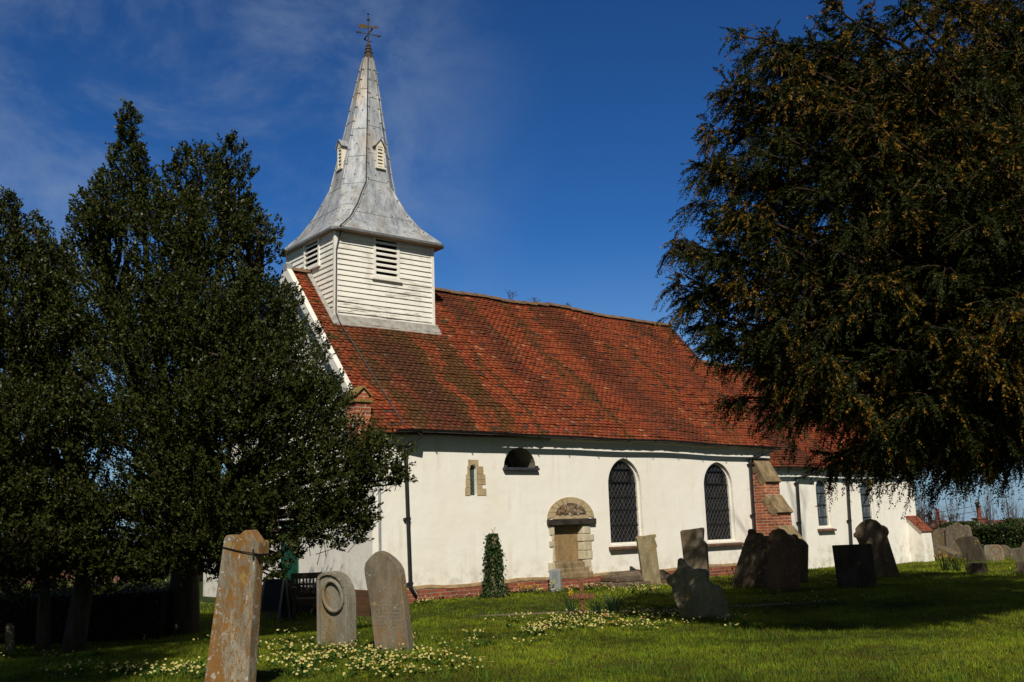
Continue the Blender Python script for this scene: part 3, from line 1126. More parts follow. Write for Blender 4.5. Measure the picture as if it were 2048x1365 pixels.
# belfry -----------------------------------------------------------------------
AX, BX, AY, BY, BT = 0.385, 3.035, 2.265, 4.65, 8.20
mb = MB()
mb.box(AX + 0.03, BX - 0.03, AY + 0.03, BY - 0.03, 5.6, BT)
bf = mb.build('belfry', PAINT, church)
LS = (1.40, 2.045, 7.19, 8.12)      # south louvre
LW = (2.98, 3.68, 7.52, 8.12)       # west louvre
mb = MB()
rr = random.Random(12)
z = 5.9
while z < BT - 0.02:
    h = 0.124
    for (u0, u1) in ([(AX, BX)] if not (LS[2] - 0.06 < z + h / 2 < LS[3]) else [(AX, LS[0]), (LS[1], BX)]):
        e = rr.uniform(-.005, .005)
        for (p, q) in ([(u0, u1)] if u1 - u0 < 1.5 else [(u0, u0 + (u1 - u0) * 0.5), (u0 + (u1 - u0) * 0.5 + .004, u1)]):
            mb.hexa([(p, AY - 0.032 + e, z), (q, AY - 0.032 - e, z), (q, AY + 0.03, z), (p, AY + 0.03, z),
                     (p, AY - 0.004, z + h + 0.012), (q, AY - 0.004, z + h + 0.012), (q, AY + 0.03, z + h + 0.012), (p, AY + 0.03, z + h + 0.012)])
    for (u0, u1) in ([(AY, BY)] if not (LW[2] - 0.06 < z + h / 2 < LW[3]) else [(AY, LW[0]), (LW[1], BY)]):
        mb.hexa([(AX - 0.032, u0, z), (AX + 0.03, u0, z), (AX + 0.03, u1, z), (AX - 0.032, u1, z),
                 (AX - 0.004, u0, z + h + 0.012), (AX + 0.03, u0, z + h + 0.012), (AX + 0.03, u1, z + h + 0.012), (AX - 0.004, u1, z + h + 0.012)])
    z += h
mb.build('weatherboards', PAINT, bf)
mb = MB()
for (x, y) in ((AX - 0.035, AY - 0.035), (BX - 0.045, AY - 0.035), (AX - 0.035, BY - 0.045)):
    mb = MB()
    mb.box(x, x + 0.08, y, y + 0.08, 5.9 if x < 1 and y < 3 else 6.0, BT)
    mb.build('corner_board', PAINT2, bf, bevel=0.006)


def louvre(axis, a, b_, z0, z1, face, nsl):
    mb = MB()
    T = (lambda u, v, z: (u, face + v, z)) if axis == 'x' else (lambda u, v, z: (face + v, u, z))

    def bx(u0, u1, v0, v1, q0, q1, dz=0.0):
        mb.hexa([T(u0, v0, q0), T(u1, v0, q0), T(u1, v1, q0 + dz), T(u0, v1, q0 + dz), T(u0, v0, q1), T(u1, v0, q1), T(u1, v1, q1 + dz), T(u0, v1, q1 + dz)])
    bx(a - 0.03, a + 0.03, -0.05, 0.05, z0, z1)
    bx(b_ - 0.03, b_ + 0.03, -0.05, 0.05, z0, z1)
    bx(a - 0.05, b_ + 0.05, -0.055, 0.05, z1, z1 + 0.05)
    bx(a - 0.08, b_ + 0.08, -0.085, 0.05, z0 - 0.055, z0)
    fo = mb.build('louvre_opening', PAINT2, bf, bevel=0.004)
    mb = MB()
    for k in range(nsl):
        z = z0 + (z1 - z0) * (k + 0.1) / nsl
        hh = (z1 - z0) / nsl * 0.36
        bx(a + 0.03, b_ - 0.03, -0.045, 0.0, z, z + hh, 0.030)
    mb.build('louvre_slat', PAINT2, fo)
    mb = MB()
    bx(a, b_, 0.026, 0.029, z0, z1)
    mb.build('louvre_backing', DARK, fo)


louvre('x', LS[0], LS[1], LS[2], LS[3], AY, 7)
louvre('y', LW[0], LW[1], LW[2], LW[3], AX, 5)
# lead flashings round the belfry
mb = MB()
zf = nroof(AY)
mb.hexa([(AX - 0.12, AY - 0.16, nroof(AY - 0.16) + 0.045), (BX + 0.14, AY - 0.16, nroof(AY - 0.16) + 0.065), (BX + 0.14, AY - 0.03, nroof(AY - .03) + 0.06), (AX - 0.12, AY - 0.03, nroof(AY - .03) + 0.045),
         (AX - 0.12, AY - 0.16, nroof(AY - 0.16) + 0.06), (BX + 0.14, AY - 0.16, nroof(AY - 0.16) + 0.08), (BX + 0.10, AY - 0.03, nroof(AY) + 0.15), (AX - 0.05, AY - 0.03, nroof(AY) + 0.13)])
FLASH = m_plain('dull_lead', (0.36, 0.34, 0.30), 0.6, 0.3, 7, 0.4)
mb.build('lead_flashing', FLASH, bf)
for xa, xb in ((AX - 0.13, AX - 0.03), (BX + 0.03, BX + 0.13)):
    ya, yb = AY - 0.16, YR - 0.03
    mb = MB()
    mb.hexa([(xa, ya, nroof(ya) + 0.05), (xb, ya, nroof(ya) + 0.05), (xb, yb, nroof(yb) + 0.05), (xa, yb, nroof(yb) + 0.05),
             (xa, ya, nroof(ya) + 0.07), (xb, ya, nroof(ya) + 0.10), (xb, yb, nroof(yb) + 0.11), (xa, yb, nroof(yb) + 0.08)])
    mb.build('lead_flashing', FLASH, bf)

# spire -------------------------------------------------------------------------


def octo(cx, cy, a, z, chamf=None, ex=(0, 0, 0, 0)):
    """8 points clockwise from south-west: order S face left, S right, E.., given half side a and corner cut"""
    c = chamf if chamf is not None else a * (1 - tan(pi / 8))
    x0, x1, y0, y1 = cx - a - ex[0], cx + a + ex[1], cy - a - ex[2], cy + a + ex[3]
    return [(x0 + c, y0, z), (x1 - c, y0, z), (x1, y0 + c, z), (x1, y1 - c, z), (x1 - c, y1, z), (x0 + c, y1, z), (x0, y1 - c, z), (x0, y0 + c, z)]


def ax(z):
    t = (z - 8.2) / 5.2
    return 1.735 + 0.27 * t


SC = 3.455
rings = [octo(1.735, SC, 1.46, 8.17, 0.17, (0.03, 0.12, -0.03, -0.03)),
         octo(1.735, SC, 1.46, 8.20, 0.17, (0.03, 0.12, -0.03, -0.03)),
         octo(ax(8.55), SC, 1.16, 8.56, 0.25, (0.02, 0.06, 0, 0)),
         octo(ax(8.95), SC, 0.965, 8.98, 0.32),
         octo(ax(9.35), SC, 0.815, 9.40, 0.37),
         octo(ax(9.6), SC, 0.735, 9.66, None),
         octo(ax(10.0), SC, 0.665, 10.05, None),
         octo(ax(11.5), SC, 0.42, 11.5, None),
         octo(ax(13.0), SC, 0.175, 13.0, None),
         octo(ax(13.28), SC, 0.115, 13.28, None)]
mb = MB()
for r0, r1 in zip(rings, rings[1:]):
    for k in range(8):
        j = (k + 1) % 8
        mb.face([r0[k], r0[j], r1[j], r1[k]])
mb.face(rings[-1])
sp = mb.build('spire', LEAD, church)
mb = MB()                      # soffit board below the eaves
mb.prism([(p[0], p[1], 8.165) for p in rings[0]], (0, 0, -0.02))
mb.build('eaves_soffit', m_plain('soffit_timber', (0.30, 0.22, 0.15), 0.8), sp)
mb = MB()
rl = [octo(1.735, SC, 1.475, 8.15, 0.17, (0.03, 0.12, -0.03, -0.03)), octo(1.735, SC, 1.475, 8.205, 0.17, (0.03, 0.12, -0.03, -0.03))]
for k in range(8):
    j = (k + 1) % 8
    ins = rings[0]
    mb.hexa([rl[0][k], rl[0][j], (ins[j][0], ins[j][1], 8.15), (ins[k][0], ins[k][1], 8.15), rl[1][k], rl[1][j], (ins[j][0], ins[j][1], 8.212), (ins[k][0], ins[k][1], 8.212)])
mb.build('lead_drip', m_plain('dark_lead_edge', (0.20, 0.21, 0.22), 0.5, 0.3, 9, 0.4, 0.2), sp)
mb = MB()
rr = random.Random(3)
for k in range(8):             # rolls along the edges, with clips
    pts = [r[k] for r in rings[1:]]
    mb.tube(pts, [0.026] * (len(pts) - 3) + [0.022, 0.02, 0.016], 6)
    for z in (8.5, 8.9, 9.3, 9.8, 10.2, 10.6, 11.0, 11.4, 11.8, 12.2, 12.6, 12.9):
        for a, b in zip(pts, pts[1:]):
            if a[2] <= z < b[2]:
                t = (z - a[2]) / (b[2] - a[2])
                p = [a[i] + (b[i] - a[i]) * t for i in range(3)]
                mb.box(p[0] - 0.034, p[0] + 0.034, p[1] - 0.034, p[1] + 0.034, p[2] - 0.010, p[2] + 0.010)
mb.build('lead_roll', LEAD, sp)
mb = MB()                      # lap joints and nail dots
for lv, zz in enumerate((8.88, 9.62, 10.45, 11.3, 12.2)):
    for k in range(8):
        for r0, r1 in zip(rings, rings[1:]):
            dz = 0.14 * ((k * 5 + lv * 3) % 4 - 1.5) * 0.6
            if r0[k][2] <= zz + dz < r1[k][2]:
                t = (zz + dz - r0[k][2]) / (r1[k][2] - r0[k][2])
                j = (k + 1) % 8
                a = Vector(r0[k]).lerp(Vector(r1[k]), t)
                b_ = Vector(r0[j]).lerp(Vector(r1[j]), t)
                mb.tube([a, b_], 0.011, 4)
mb.build('lap_joint', m_plain('lead_lap', (0.32, 0.33, 0.35), 0.6, 0.3, 9, 0.4), sp)
mb = MB()
for k in range(8):
    for zz in (8.45, 8.8, 9.15, 9.5, 9.9, 10.3, 10.75, 11.2, 11.7, 12.1):
        for r0, r1 in zip(rings, rings[1:]):
            if r0[k][2] <= zz < r1[k][2]:
                for q in ([0.25, 0.62, 0.85] if zz < 9 else [0.45]):
                    t = (zz - r0[k][2]) / (r1[k][2] - r0[k][2])
                    j = (k + 1) % 8
                    a = Vector(r0[k]).lerp(Vector(r1[k]), t)
                    b_ = Vector(r0[j]).lerp(Vector(r1[j]), t)
                    p = a.lerp(b_, q + rr.uniform(-.1, .1))
                    nrm = (b_ - a).cross(Vector(r1[k]) - Vector(r0[k])).normalized()
                    mb.tube([p - nrm * 0.01, p + nrm * 0.006], 0.018, 7)
mb.build('nail_patch', m_plain('nail_dot', (0.10, 0.085, 0.07), 0.7), sp)


def lucarne(cx, cy, dx, dy, zb, zt, w, dpt):
    """little louvred dormer; (dx,dy) outward direction"""
    ux, uy = -dy, dx
    T = lambda u, v, z: (cx + ux * u + dx * v, cy + uy * u + dy * v, z)
    mb = MB()
    B = lambda u0, u1, v0, v1, z0, z1: mb.hexa([T(u0, v0, z0), T(u1, v0, z0), T(u1, v1, z0), T(u0, v1, z0), T(u0, v0, z1), T(u1, v0, z1), T(u1, v1, z1), T(u0, v1, z1)])
    h = w / 2
    B(-h, -h + 0.035, -0.4, dpt, zb, zt)
    B(h - 0.035, h, -0.4, dpt, zb, zt)
    B(-h - 0.03, h + 0.03, -0.4, dpt + 0.03, zb - 0.04, zb)
    n = 6
    for k in range(n):
        z = zb + (zt - zb) * (k + .35) / n
        mb.hexa([T(-h + .035, dpt - 0.01, z), T(h - .035, dpt - 0.01, z), T(h - .035, dpt - 0.07, z + .05), T(-h + .035, dpt - 0.07, z + .05),
                 T(-h + .035, dpt - 0.01, z + .04), T(h - .035, dpt - 0.01, z + .04), T(h - .035, dpt - 0.07, z + .09), T(-h + .035, dpt - 0.07, z + .09)])
    mb.prism([T(-h, dpt, zt), T(h, dpt, zt), T(0, dpt, zt + 0.17)], tuple(-0.5 * q for q in (dx, dy, 0)))
    lo = mb.build('lucarne', m_paint('cream_lucarne_paint', (0.76, 0.69, 0.56), 0.3), sp)
    mb = MB()
    for s in (-1, 1):
        mb.hexa([T(0, dpt + .03, zt + 0.19), T(s * (h + .05), dpt + .03, zt - 0.01), T(s * (h + .05), -0.45, zt - 0.01), T(0, -0.45, zt + 0.19),
                 T(0, dpt + .03, zt + 0.215), T(s * (h + .06), dpt + .03, zt + 0.01), T(s * (h + .06), -0.45, zt + 0.01), T(0, -0.45, zt + 0.215)])
    mb.build('lucarne_roof', LEAD, lo)
    mb = MB()
    mb.box(0, 0, 0, 0, 0, 0)
    mb = MB()
    mb.hexa([T(-h + .03, dpt - .075, zb), T(h - .03, dpt - .075, zb), T(h - .03, dpt - .12, zb), T(-h + .03, dpt - .12, zb),
             T(-h + .03, dpt - .075, zt), T(h - .03, dpt - .075, zt), T(h - .03, dpt - .12, zt), T(-h + .03, dpt - .12, zt)])
    mb.build('lucarne_backing', DARK, lo)


lucarne(ax(10.4) + 0.06, SC - 0.60, 0, -1, 10.13, 10.66, 0.215, 0.09)
lucarne(ax(10.4) - 0.60, SC, -1, 0, 10.16, 10.70, 0.215, 0.09)

# lightning conductor: down the spire edge, the belfry corner and the roof
mb = MB()
path = [Vector(r[0]) * 0.5 + Vector(r[7]) * 0.5 + Vector((-0.02, -0.02, 0)) for r in rings[::-1][:4]]
path = [Vector(r[0]) + Vector((-0.045, -0.03, 0)) for r in rings[::-1][:9]]
path += [Vector((AX + 0.10, AY - 0.10, 8.12)), Vector((AX + 0.06, AY - 0.055, 7.95)), Vector((AX + 0.005, AY - 0.055, 7.7)), Vector((AX - 0.01, AY - 0.055, 6.25))]
for y in np.linspace(AY - 0.14, EY + 0.1, 7):
    path.append(Vector((AX + 0.02 + 0.10 * (AY - y), y, nroof(y) + bow(0.5) + 0.07)))
mb.tube(path, 0.016, 6)
mb.build('lightning_conductor', m_plain('conductor_cable', (0.05, 0.05, 0.055), 0.5), church)

# weather vane ----------------------------------------------------------------------
tip = Vector((ax(13.3) + 0.005, SC, 13.26))
mb = MB()
VS = 0.88
prof = [(0.0, 0.14), (0.06, 0.135), (0.14, 0.11), (0.19, 0.10), (0.20, 0.12), (0.23, 0.10), (0.30, 0.075), (0.31, 0.095), (0.34, 0.08), (0.40, 0.055), (0.41, 0.075), (0.44, 0.06), (0.50, 0.04), (0.52, 0.02), (1.28, 0.016), (1.36, 0.012)]
mb.tube([tip + Vector((0, 0, h * VS)) for h, r in prof], [r * 0.95 for h, r in prof], 8)
wv = mb.build('weathervane', RUST, church)
mb = MB()
mb.tube([tip + Vector((0, 0, 1.20 * VS)), tip + Vector((0, 0, 1.235 * VS)), tip + Vector((0, 0, 1.27 * VS)), tip + Vector((0, 0, 1.30 * VS))], [0.01, 0.04, 0.04, 0.01], 8)
mb.build('finial_knob', RUST, wv)
mb = MB()
mb.tube([tip + Vector((0, 0, 1.40 * VS)), tip + Vector((0, 0, 1.42 * VS)), tip + Vector((0, 0, 1.45 * VS)), tip + Vector((0, 0, 1.465 * VS))], [0.008, 0.03, 0.03, 0.005], 8)
mb.build('finial_knob', RUST, wv)
mb = MB()
for s in (1, -1):
    mb.tube([tip + Vector((-0.09 * s, 0.01, 0.51)), tip + Vector((0.09 * s, -0.01, 0.515))], 0.010, 5)
mb.build('cross_pin', RUST, wv)
mb = MB()
ca = radians(-12)
for k in range(4):
    a = ca + k * pi / 2
    d = Vector((cos(a), sin(a), 0))
    c0 = tip + Vector((0, 0, 0.80 * VS))
    mb.tube([c0, c0 + d * 0.32], 0.011, 6)
    mb.tube([c0 + d * 0.265, c0 + d * 0.30, c0 + d * 0.335], [0.026, 0.03, 0.01], 6)
    e = Vector((-d.y, d.x, 0))
    for q in (0.20, 0.235):
        mb.tube([c0 + d * q - Vector((0, 0, 0.04)), c0 + d * q + Vector((0, 0, 0.04))], 0.008, 5)
mb.build('compass_arm', RUST, wv)
mb = MB()
a = radians(-28)
d = Vector((cos(a), sin(a), 0))
e = Vector((-d.y, d.x, 0))
c0 = tip + Vector((0, 0, 1.03 * VS))
sil = [(-0.30, 0.02), (-0.27, 0.07), (-0.18, 0.09), (-0.08, 0.06), (0.05, 0.03), (0.18, 0.02), (0.22, 0.055), (0.32, 0.0), (0.22, -0.055), (0.18, -0.02), (0.05, -0.03), (-0.08, -0.06), (-0.18, -0.075), (-0.27, -0.05)]
mb.prism([c0 + d * u * VS + Vector((0, 0, v * VS)) - e * 0.007 for u, v in sil], tuple(e * 0.014))
mb.build('vane_arrow', RUST, wv)
# ================================================================== GROUND
def ground_sheet():
    xs = np.concatenate([np.array([-700, -300, -150, -80, -50, -35]), np.arange(-26, 34, 0.5), np.array([36, 40, 46, 55, 70, 90, 120, 180, 300, 700])])
    ys = np.concatenate([np.array([-300, -120, -60, -35]), np.arange(-24, 16, 0.5), np.array([18, 22, 28, 36, 48, 65, 90, 130, 200, 350, 700])])
    X, Y = np.meshgrid(xs, ys)
    V = np.stack([X, Y, gz(X, Y)], -1).reshape(-1, 3)
    nx, ny = len(xs), len(ys)
    i = np.arange(nx - 1)[None] + np.arange(ny - 1)[:, None] * nx
    Fc = np.stack([i, i + 1, i + nx + 1, i + nx], -1).reshape(-1, 4)
    o = npmesh('ground', V, Fc, GROUND, smooth=True)
    tag(o, 'grassy churchyard ground around the church', 'ground', kind='structure')


ground_sheet()
# gravel path on a line parallel with the nave
PA = [gpt(940, 1234)[0], gpt(1050, 1229)[0], gpt(1160, 1223)[0], gpt(1340, 1222)[0], gpt(1520, 1211)[0], gpt(1700, 1200)[0]]
pv, pf = [], []
sub = []
for a, b in zip(PA, PA[1:]):
    for k in range(8):
        sub.append(a + (b - a) * k / 8)
sub = np.array(sub)
for k, p in enumerate(sub):
    d = sub[min(k + 1, len(sub) - 1)] - sub[max(k - 1, 0)]
    d = d / np.hypot(d[0], d[1])
    nrm = np.array([-d[1], d[0]])
    w = 0.17 * min(1, k / 6, (len(sub) - 1 - k) / 6) + 0.01
    for s in (-1, -.33, .33, 1):
        q = p[:2] + nrm * s * w * (1 + 0.2 * sin(k * 1.7 + s))
        pv.append((q[0], q[1], float(gz(q[0], q[1])) + 0.006))
for k in range(len(sub) - 1):
    for j in range(3):
        pf.append((k * 4 + j, k * 4 + j + 1, k * 4 + j + 5, k * 4 + j + 4))
nb2 = NB('gravel')
gr = nb2.voro(60)
gcol = nb2.mix(nb2.noise(45, 4), (0.12, 0.095, 0.06), (0.30, 0.25, 0.18))
PATHM = nb2.done(gcol, 0.95, nb2.bump(gr, 0.8, 0.02), spec=0.1)
tag(npmesh('path', np.array(pv), np.array(pf), PATHM), 'narrow gravel path through the grass', 'path', kind='structure')

# ================================================================== GRAVESTONES


STONE_FEET = []


def stone(name, label, base, outline, th, phi, mat, bevel=0.012, depth_t=None, Yfix=None, cat='gravestone', group='gravestones in the churchyard', sink=0.15, bulge=0.0):
    """upright slab whose front outline was measured on the photograph (pixels), standing at its own place on the ground"""
    if Yfix is not None:
        P = onY(base[0], base[1], Yfix)
        t = (P - CAM) @ _fw
    else:
        P, t = gpt(*base)
    v = P[:2] - CAM[:2]
    a = math.atan2(v[1], v[0])
    s = t / F
    ph = radians(phi)
    lean = (base[0] - 660) / (base[1] + 10149)
    ua = a - pi / 2 - ph
    pts = []
    for (x, y) in outline:
        lz = (base[1] - y) * s * 1.01
        lx = (x - base[0] + lean * (base[1] - y)) * s / cos(ph)
        pts.append((lx, 0.0, lz))
    # push the buried points down
    zmin = min(p[2] for p in pts)
    pts = [(x, y, z - sink if z < zmin + 0.12 else z) for x, y, z in pts]
    area = sum(p[0] * q[2] - q[0] * p[2] for p, q in zip(pts, pts[1:] + pts[:1]))
    if area < 0:
        pts = pts[::-1]
    STONE_FEET.append((P[0], P[1], ua, min(p[0] for p in pts if p[2] < zmin + .12), max(p[0] for p in pts if p[2] < zmin + .12), th))
    mb = MB()
    mb.prism(pts, (0, th, 0))
    o = mb.build(name, mat, bevel=bevel, loc=(P[0], P[1], P[2]), rz=ua)
    tag(o, label, cat, group)
    return o, s, (lambda x, y: ((x - base[0] + lean * (base[1] - y)) * s / cos(ph), (base[1] - y) * s * 1.01))


def Z6(pts):
    return [(360 + x / 3.793, 1020 + y / 3.793) for x, y in pts]


def Z8(pts):
    return [(1440 + x / 5.25, 1000 + y / 5.25) for x, y in pts]


def Z6b(pts):
    return [(1780 + x / 5.687, 960 + y / 5.687) for x, y in pts]


def Z8b(pts):
    return [(900 + x / 3.103, 1080 + y / 3.103) for x, y in pts]


def Z4(pts):
    return [(980 + x / 3.412, 840 + y / 3.412) for x, y in pts]


S_OR = m_stone('orange_lichen_stone', (0.33, 0.29, 0.215), (0.15, 0.13, 0.095), (0.27, 0.115, 0.012), 0.70, 0.7, 12.0)
S_G1 = m_stone('grey_sandstone', (0.26, 0.235, 0.18), (0.16, 0.145, 0.11), (0.26, 0.15, 0.04), 0.25, 0.35, 21.0)
S_G2 = m_stone('brown_grey_sandstone', (0.205, 0.17, 0.12), (0.12, 0.097, 0.068), (0.30, 0.14, 0.03), 0.38, 0.35, 33.0)
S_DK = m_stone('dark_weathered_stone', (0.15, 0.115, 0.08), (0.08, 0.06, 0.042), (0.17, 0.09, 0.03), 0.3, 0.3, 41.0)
S_YL = m_stone('yellow_grey_stone', (0.30, 0.25, 0.155), (0.15, 0.12, 0.07), (0.28, 0.19, 0.05), 0.3, 0.2, 52.0)
S_BG = m_stone('speckled_stone', (0.175, 0.14, 0.10), (0.10, 0.08, 0.055), (0.24, 0.16, 0.06), 0.35, 0.5, 64.0)
S_SL = m_plain('smooth_grey_granite', (0.25, 0.27, 0.27), 0.5, 0.15, 30, 0.4)

o, s, loc_ = stone('gravestone', 'tall leaning headstone covered in orange lichen with a pointed broken top', (447, 1397),
                   [(400, 1400), (447, 1086), (451, 1080), (458, 1079), (466, 1081), (469, 1086), (476, 1081), (487, 1071), (497, 1071), (504, 1082), (511, 1092), (489, 1400)], 0.15, 36, S_OR, 0.014)
# the shouldered knob at the right of its top and the wire tied round it
mb = MB()
a, b_ = loc_(511, 1094), loc_(528, 1094)
mb.prism([(a[0] - 0.02, -0.012, loc_(0, 1120)[1]), (a[0] + 0.035, -0.012, loc_(0, 1120)[1]), (a[0] + 0.04, -0.012, loc_(0, 1098)[1]), (a[0] + 0.03, -0.012, loc_(0, 1092)[1]), (a[0] + 0.015, -0.012, loc_(0, 1092)[1]), (a[0] - 0.015, -0.012, loc_(0, 1097)[1])], (0, 0.174, 0))
kn = mb.build('shoulder', S_OR, o, bevel=0.012)
mb = MB()
p, q = loc_(447, 1103), loc_(513, 1120)
mb.tube([(p[0] - 0.01, 0.08, p[1]), (p[0] - 0.01, -0.01, p[1]), (p[0] * .5 + q[0] * .5, -0.012, p[1] * .45 + q[1] * .55), (q[0] + 0.06, -0.02, q[1]), (q[0] + 0.09, 0.10, q[1])], 0.005, 5)
mb.tube([(q[0] - 0.035, -0.018, q[1] + 0.05), (q[0] - 0.03, -0.02, q[1] - 0.03)], 0.010, 5)
mb.build('tie_wire', IRON, o)

b_out = Z6([(1050, 1040), (1046, 545), (1060, 515), (1085, 497), (1120, 487), (1160, 490), (1200, 510), (1235, 550), (1258, 600), (1272, 660), (1276, 720), (1276, 1040)])
o, s, loc_ = stone('gravestone', 'grey round arched headstone with an oval medallion on its face', (666, 1292), b_out, 0.17, 40, S_G1, 0.01)
bl = [loc_(x, y) for x, y in b_out]
bl = bl if sum(p[0] * q[1] - q[0] * p[1] for p, q in zip(bl, bl[1:] + bl[:1])) > 0 else bl[::-1]
mb = MB()
ring(mb, bl, 0.045, -0.035, 0.002)
mb.build('raised_border', S_G1, o, bevel=0.008)
cx_, cz_ = loc_(*Z6([(1168, 668)])[0])
mb = MB()
pts = []
for k in range(33):
    w = 2 * pi * k / 32
    e = Vector((0.158 * cos(w), 0, 0.205 * sin(w)))
    e = Matrix.Rotation(radians(-22), 4, 'Y') @ e
    pts.append((cx_ + e.x, -0.028, cz_ + e.z))
mb.tube(pts, 0.027, 8, cap=False)
fo = mb.build('oval_medallion', S_G1, o, smooth=True)

o, s, loc_ = stone('gravestone', 'brown grey pointed headstone leaning to one side in front of the black downpipe', (782, 1305),
                   Z6([(1492, 1090), (1430, 690), (1396, 510), (1392, 465), (1402, 420), (1435, 378), (1475, 345), (1503, 333), (1545, 350), (1600, 390), (1640, 435), (1662, 475), (1672, 530), (1748, 1090)]), 0.14, 30, S_G2)
# worn, unreadable inscription: shallow chips in rows
mb = MB()
rr = random.Random(5)
for r_ in range(8):
    yy = 720 + r_ * 27
    x = 1478 + r_ * 4.5
    while x < 1650 + r_ * 6:
        w = rr.uniform(5, 12)
        if rr.random() < 0.7:
            p0, p1 = loc_(*Z6([(x, yy)])[0]), loc_(*Z6([(x + w, yy - rr.uniform(6, 13))])[0])
            mb.box(p0[0], p1[0], -0.003, 0.004, p0[1], p1[1])
        x += w + rr.uniform(4, 8)
mb.build('worn_inscription', m_plain('inscription_lichen', (0.235, 0.205, 0.155), 0.9, 0.4, 60), o)

stone('gravestone', 'small fallen slab propped behind the pointed headstone', (826, 1216), Z6([(1795, 760), (1735, 605), (1742, 590), (1758, 592), (1812, 750)]), 0.06, 20, S_YL)
stone('gravestone', 'tall yellowed headstone with a carved cap standing behind the ledger tomb', (1300, 1168),
      [(1289, 1172), (1279, 1108), (1275, 1084), (1272, 1078), (1277, 1074), (1290, 1075), (1302, 1073), (1312, 1072), (1313, 1077), (1310, 1080), (1315, 1096), (1313, 1099), (1324, 1172)], 0.16, -12, S_YL, Yfix=-0.9)
stone('gravestone', 'flat topped brown headstone standing close by the nave window', (1390, 1170),
      [(1374, 1176), (1360, 1066), (1364, 1063), (1380, 1062), (1403, 1059), (1405, 1062), (1404, 1084), (1411, 1092), (1416, 1176)], 0.17, 18, S_G2, Yfix=-1.4)
stone('gravestone', 'broken scroll sided headstone leaning backwards in the shade beside the flower bed', (1412, 1240),
      Z8b([(1445, 505), (1418, 430), (1388, 370), (1374, 300), (1345, 275), (1337, 250), (1352, 232), (1385, 215), (1408, 190), (1412, 132), (1425, 122), (1440, 140), (1470, 175), (1500, 193), (1530, 190), (1575, 195), (1598, 215), (1590, 265), (1625, 292), (1655, 290), (1675, 330), (1765, 515)]), 0.15, 15, m_stone('mossy_brown_stone', (0.29, 0.24, 0.165), (0.17, 0.14, 0.09), (0.22, 0.16, 0.04), 0.35, 0.4, 83.0))
stone('gravestone', 'slant sided shaded headstone with the dark bush before it', (1500, 1178),
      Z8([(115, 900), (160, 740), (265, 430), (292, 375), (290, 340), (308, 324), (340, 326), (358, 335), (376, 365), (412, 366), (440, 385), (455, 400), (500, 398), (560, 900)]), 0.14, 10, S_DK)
stone('gravestone', 'red brown round headed headstone in the middle of the shaded row', (1566, 1182),
      Z8([(505, 950), (496, 640), (500, 420), (518, 365), (556, 333), (610, 318), (660, 333), (702, 378), (738, 390), (768, 424), (792, 560), (812, 700), (818, 950)]), 0.16, 12, m_stone('red_brown_stone', (0.20, 0.12, 0.075), (0.12, 0.075, 0.05), (0.20, 0.09, 0.03), 0.3, 0.4, 47.0))
stone('gravestone', 'round shouldered headstone half hidden behind the red brown one', (1595, 1168),
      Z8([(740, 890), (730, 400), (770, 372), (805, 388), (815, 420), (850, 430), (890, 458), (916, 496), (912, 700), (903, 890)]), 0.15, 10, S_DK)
stone('gravestone', 'square topped plain dark slab tilted beside the tall shaded headstone', (1710, 1178),
      Z8([(1243, 930), (1212, 700), (1182, 488), (1380, 484), (1575, 480), (1608, 700), (1643, 930)]), 0.10, 8, m_stone('black_slate', (0.10, 0.075, 0.06), (0.05, 0.038, 0.032), (0.09, 0.06, 0.03), 0.15, 0.15, 91.0))
stone('gravestone', 'tall shaded headstone with a round head and carved shoulders', (1764, 1157),
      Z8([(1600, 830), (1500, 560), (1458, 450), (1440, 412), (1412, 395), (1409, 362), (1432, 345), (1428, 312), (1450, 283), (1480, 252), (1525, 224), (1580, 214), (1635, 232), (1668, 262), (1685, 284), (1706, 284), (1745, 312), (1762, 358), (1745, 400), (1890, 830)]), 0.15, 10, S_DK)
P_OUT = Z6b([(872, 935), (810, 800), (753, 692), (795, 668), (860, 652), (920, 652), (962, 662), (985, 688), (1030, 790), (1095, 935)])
stone('gravestone', 'leaning dark headstone with a curved head and a lit edge behind the daffodils', (1951, 1126), P_OUT, 0.14, 22, m_stone('shaded_brown_stone', (0.085, 0.068, 0.046), (0.05, 0.04, 0.028), (0.10, 0.08, 0.03), 0.2, 0.1, 55.0))  # yew shade on its face is put into this dark stone colour
stone('gravestone', 'low square stone block set in front of the leaning headstone', (1951, 1149), Z6b([(880, 1085), (873, 956), (960, 952), (1060, 956), (1067, 1085)]), 0.35, 12, S_DK, cat='grave block')
stone('gravestone', 'round headed speckled headstone of the joined pair by the far hedge', (1878, 1116), Z6b([(492, 900), (483, 620), (508, 578), (560, 558), (610, 566), (638, 598), (652, 900)]), 0.22, 15, S_BG)
stone('gravestone', 'wavy topped headstone of the joined pair with a bright edge', (1916, 1116), Z6b([(645, 900), (634, 560), (652, 540), (685, 546), (715, 512), (752, 497), (790, 522), (812, 540), (848, 528), (882, 545), (905, 650), (903, 900)]), 0.24, 15, S_BG)
stone('gravestone', 'low coped grave stone lying at the foot of the white church corner', (1880, 1119), Z6b([(428, 908), (430, 866), (470, 838), (478, 796), (540, 764), (600, 782), (645, 818), (705, 848), (715, 908)]), 0.8, 15, S_BG, cat='tomb')
stone('gravestone', 'pale chest tomb behind the coped grave stone', (1908, 1112), Z6b([(590, 900), (575, 765), (600, 757), (830, 752), (850, 775), (860, 905)]), 0.8, 15, m_stone('pale_tomb_stone', (0.36, 0.31, 0.25), (0.22, 0.18, 0.13), la=0.2, white=0.5, seed=71), cat='tomb')
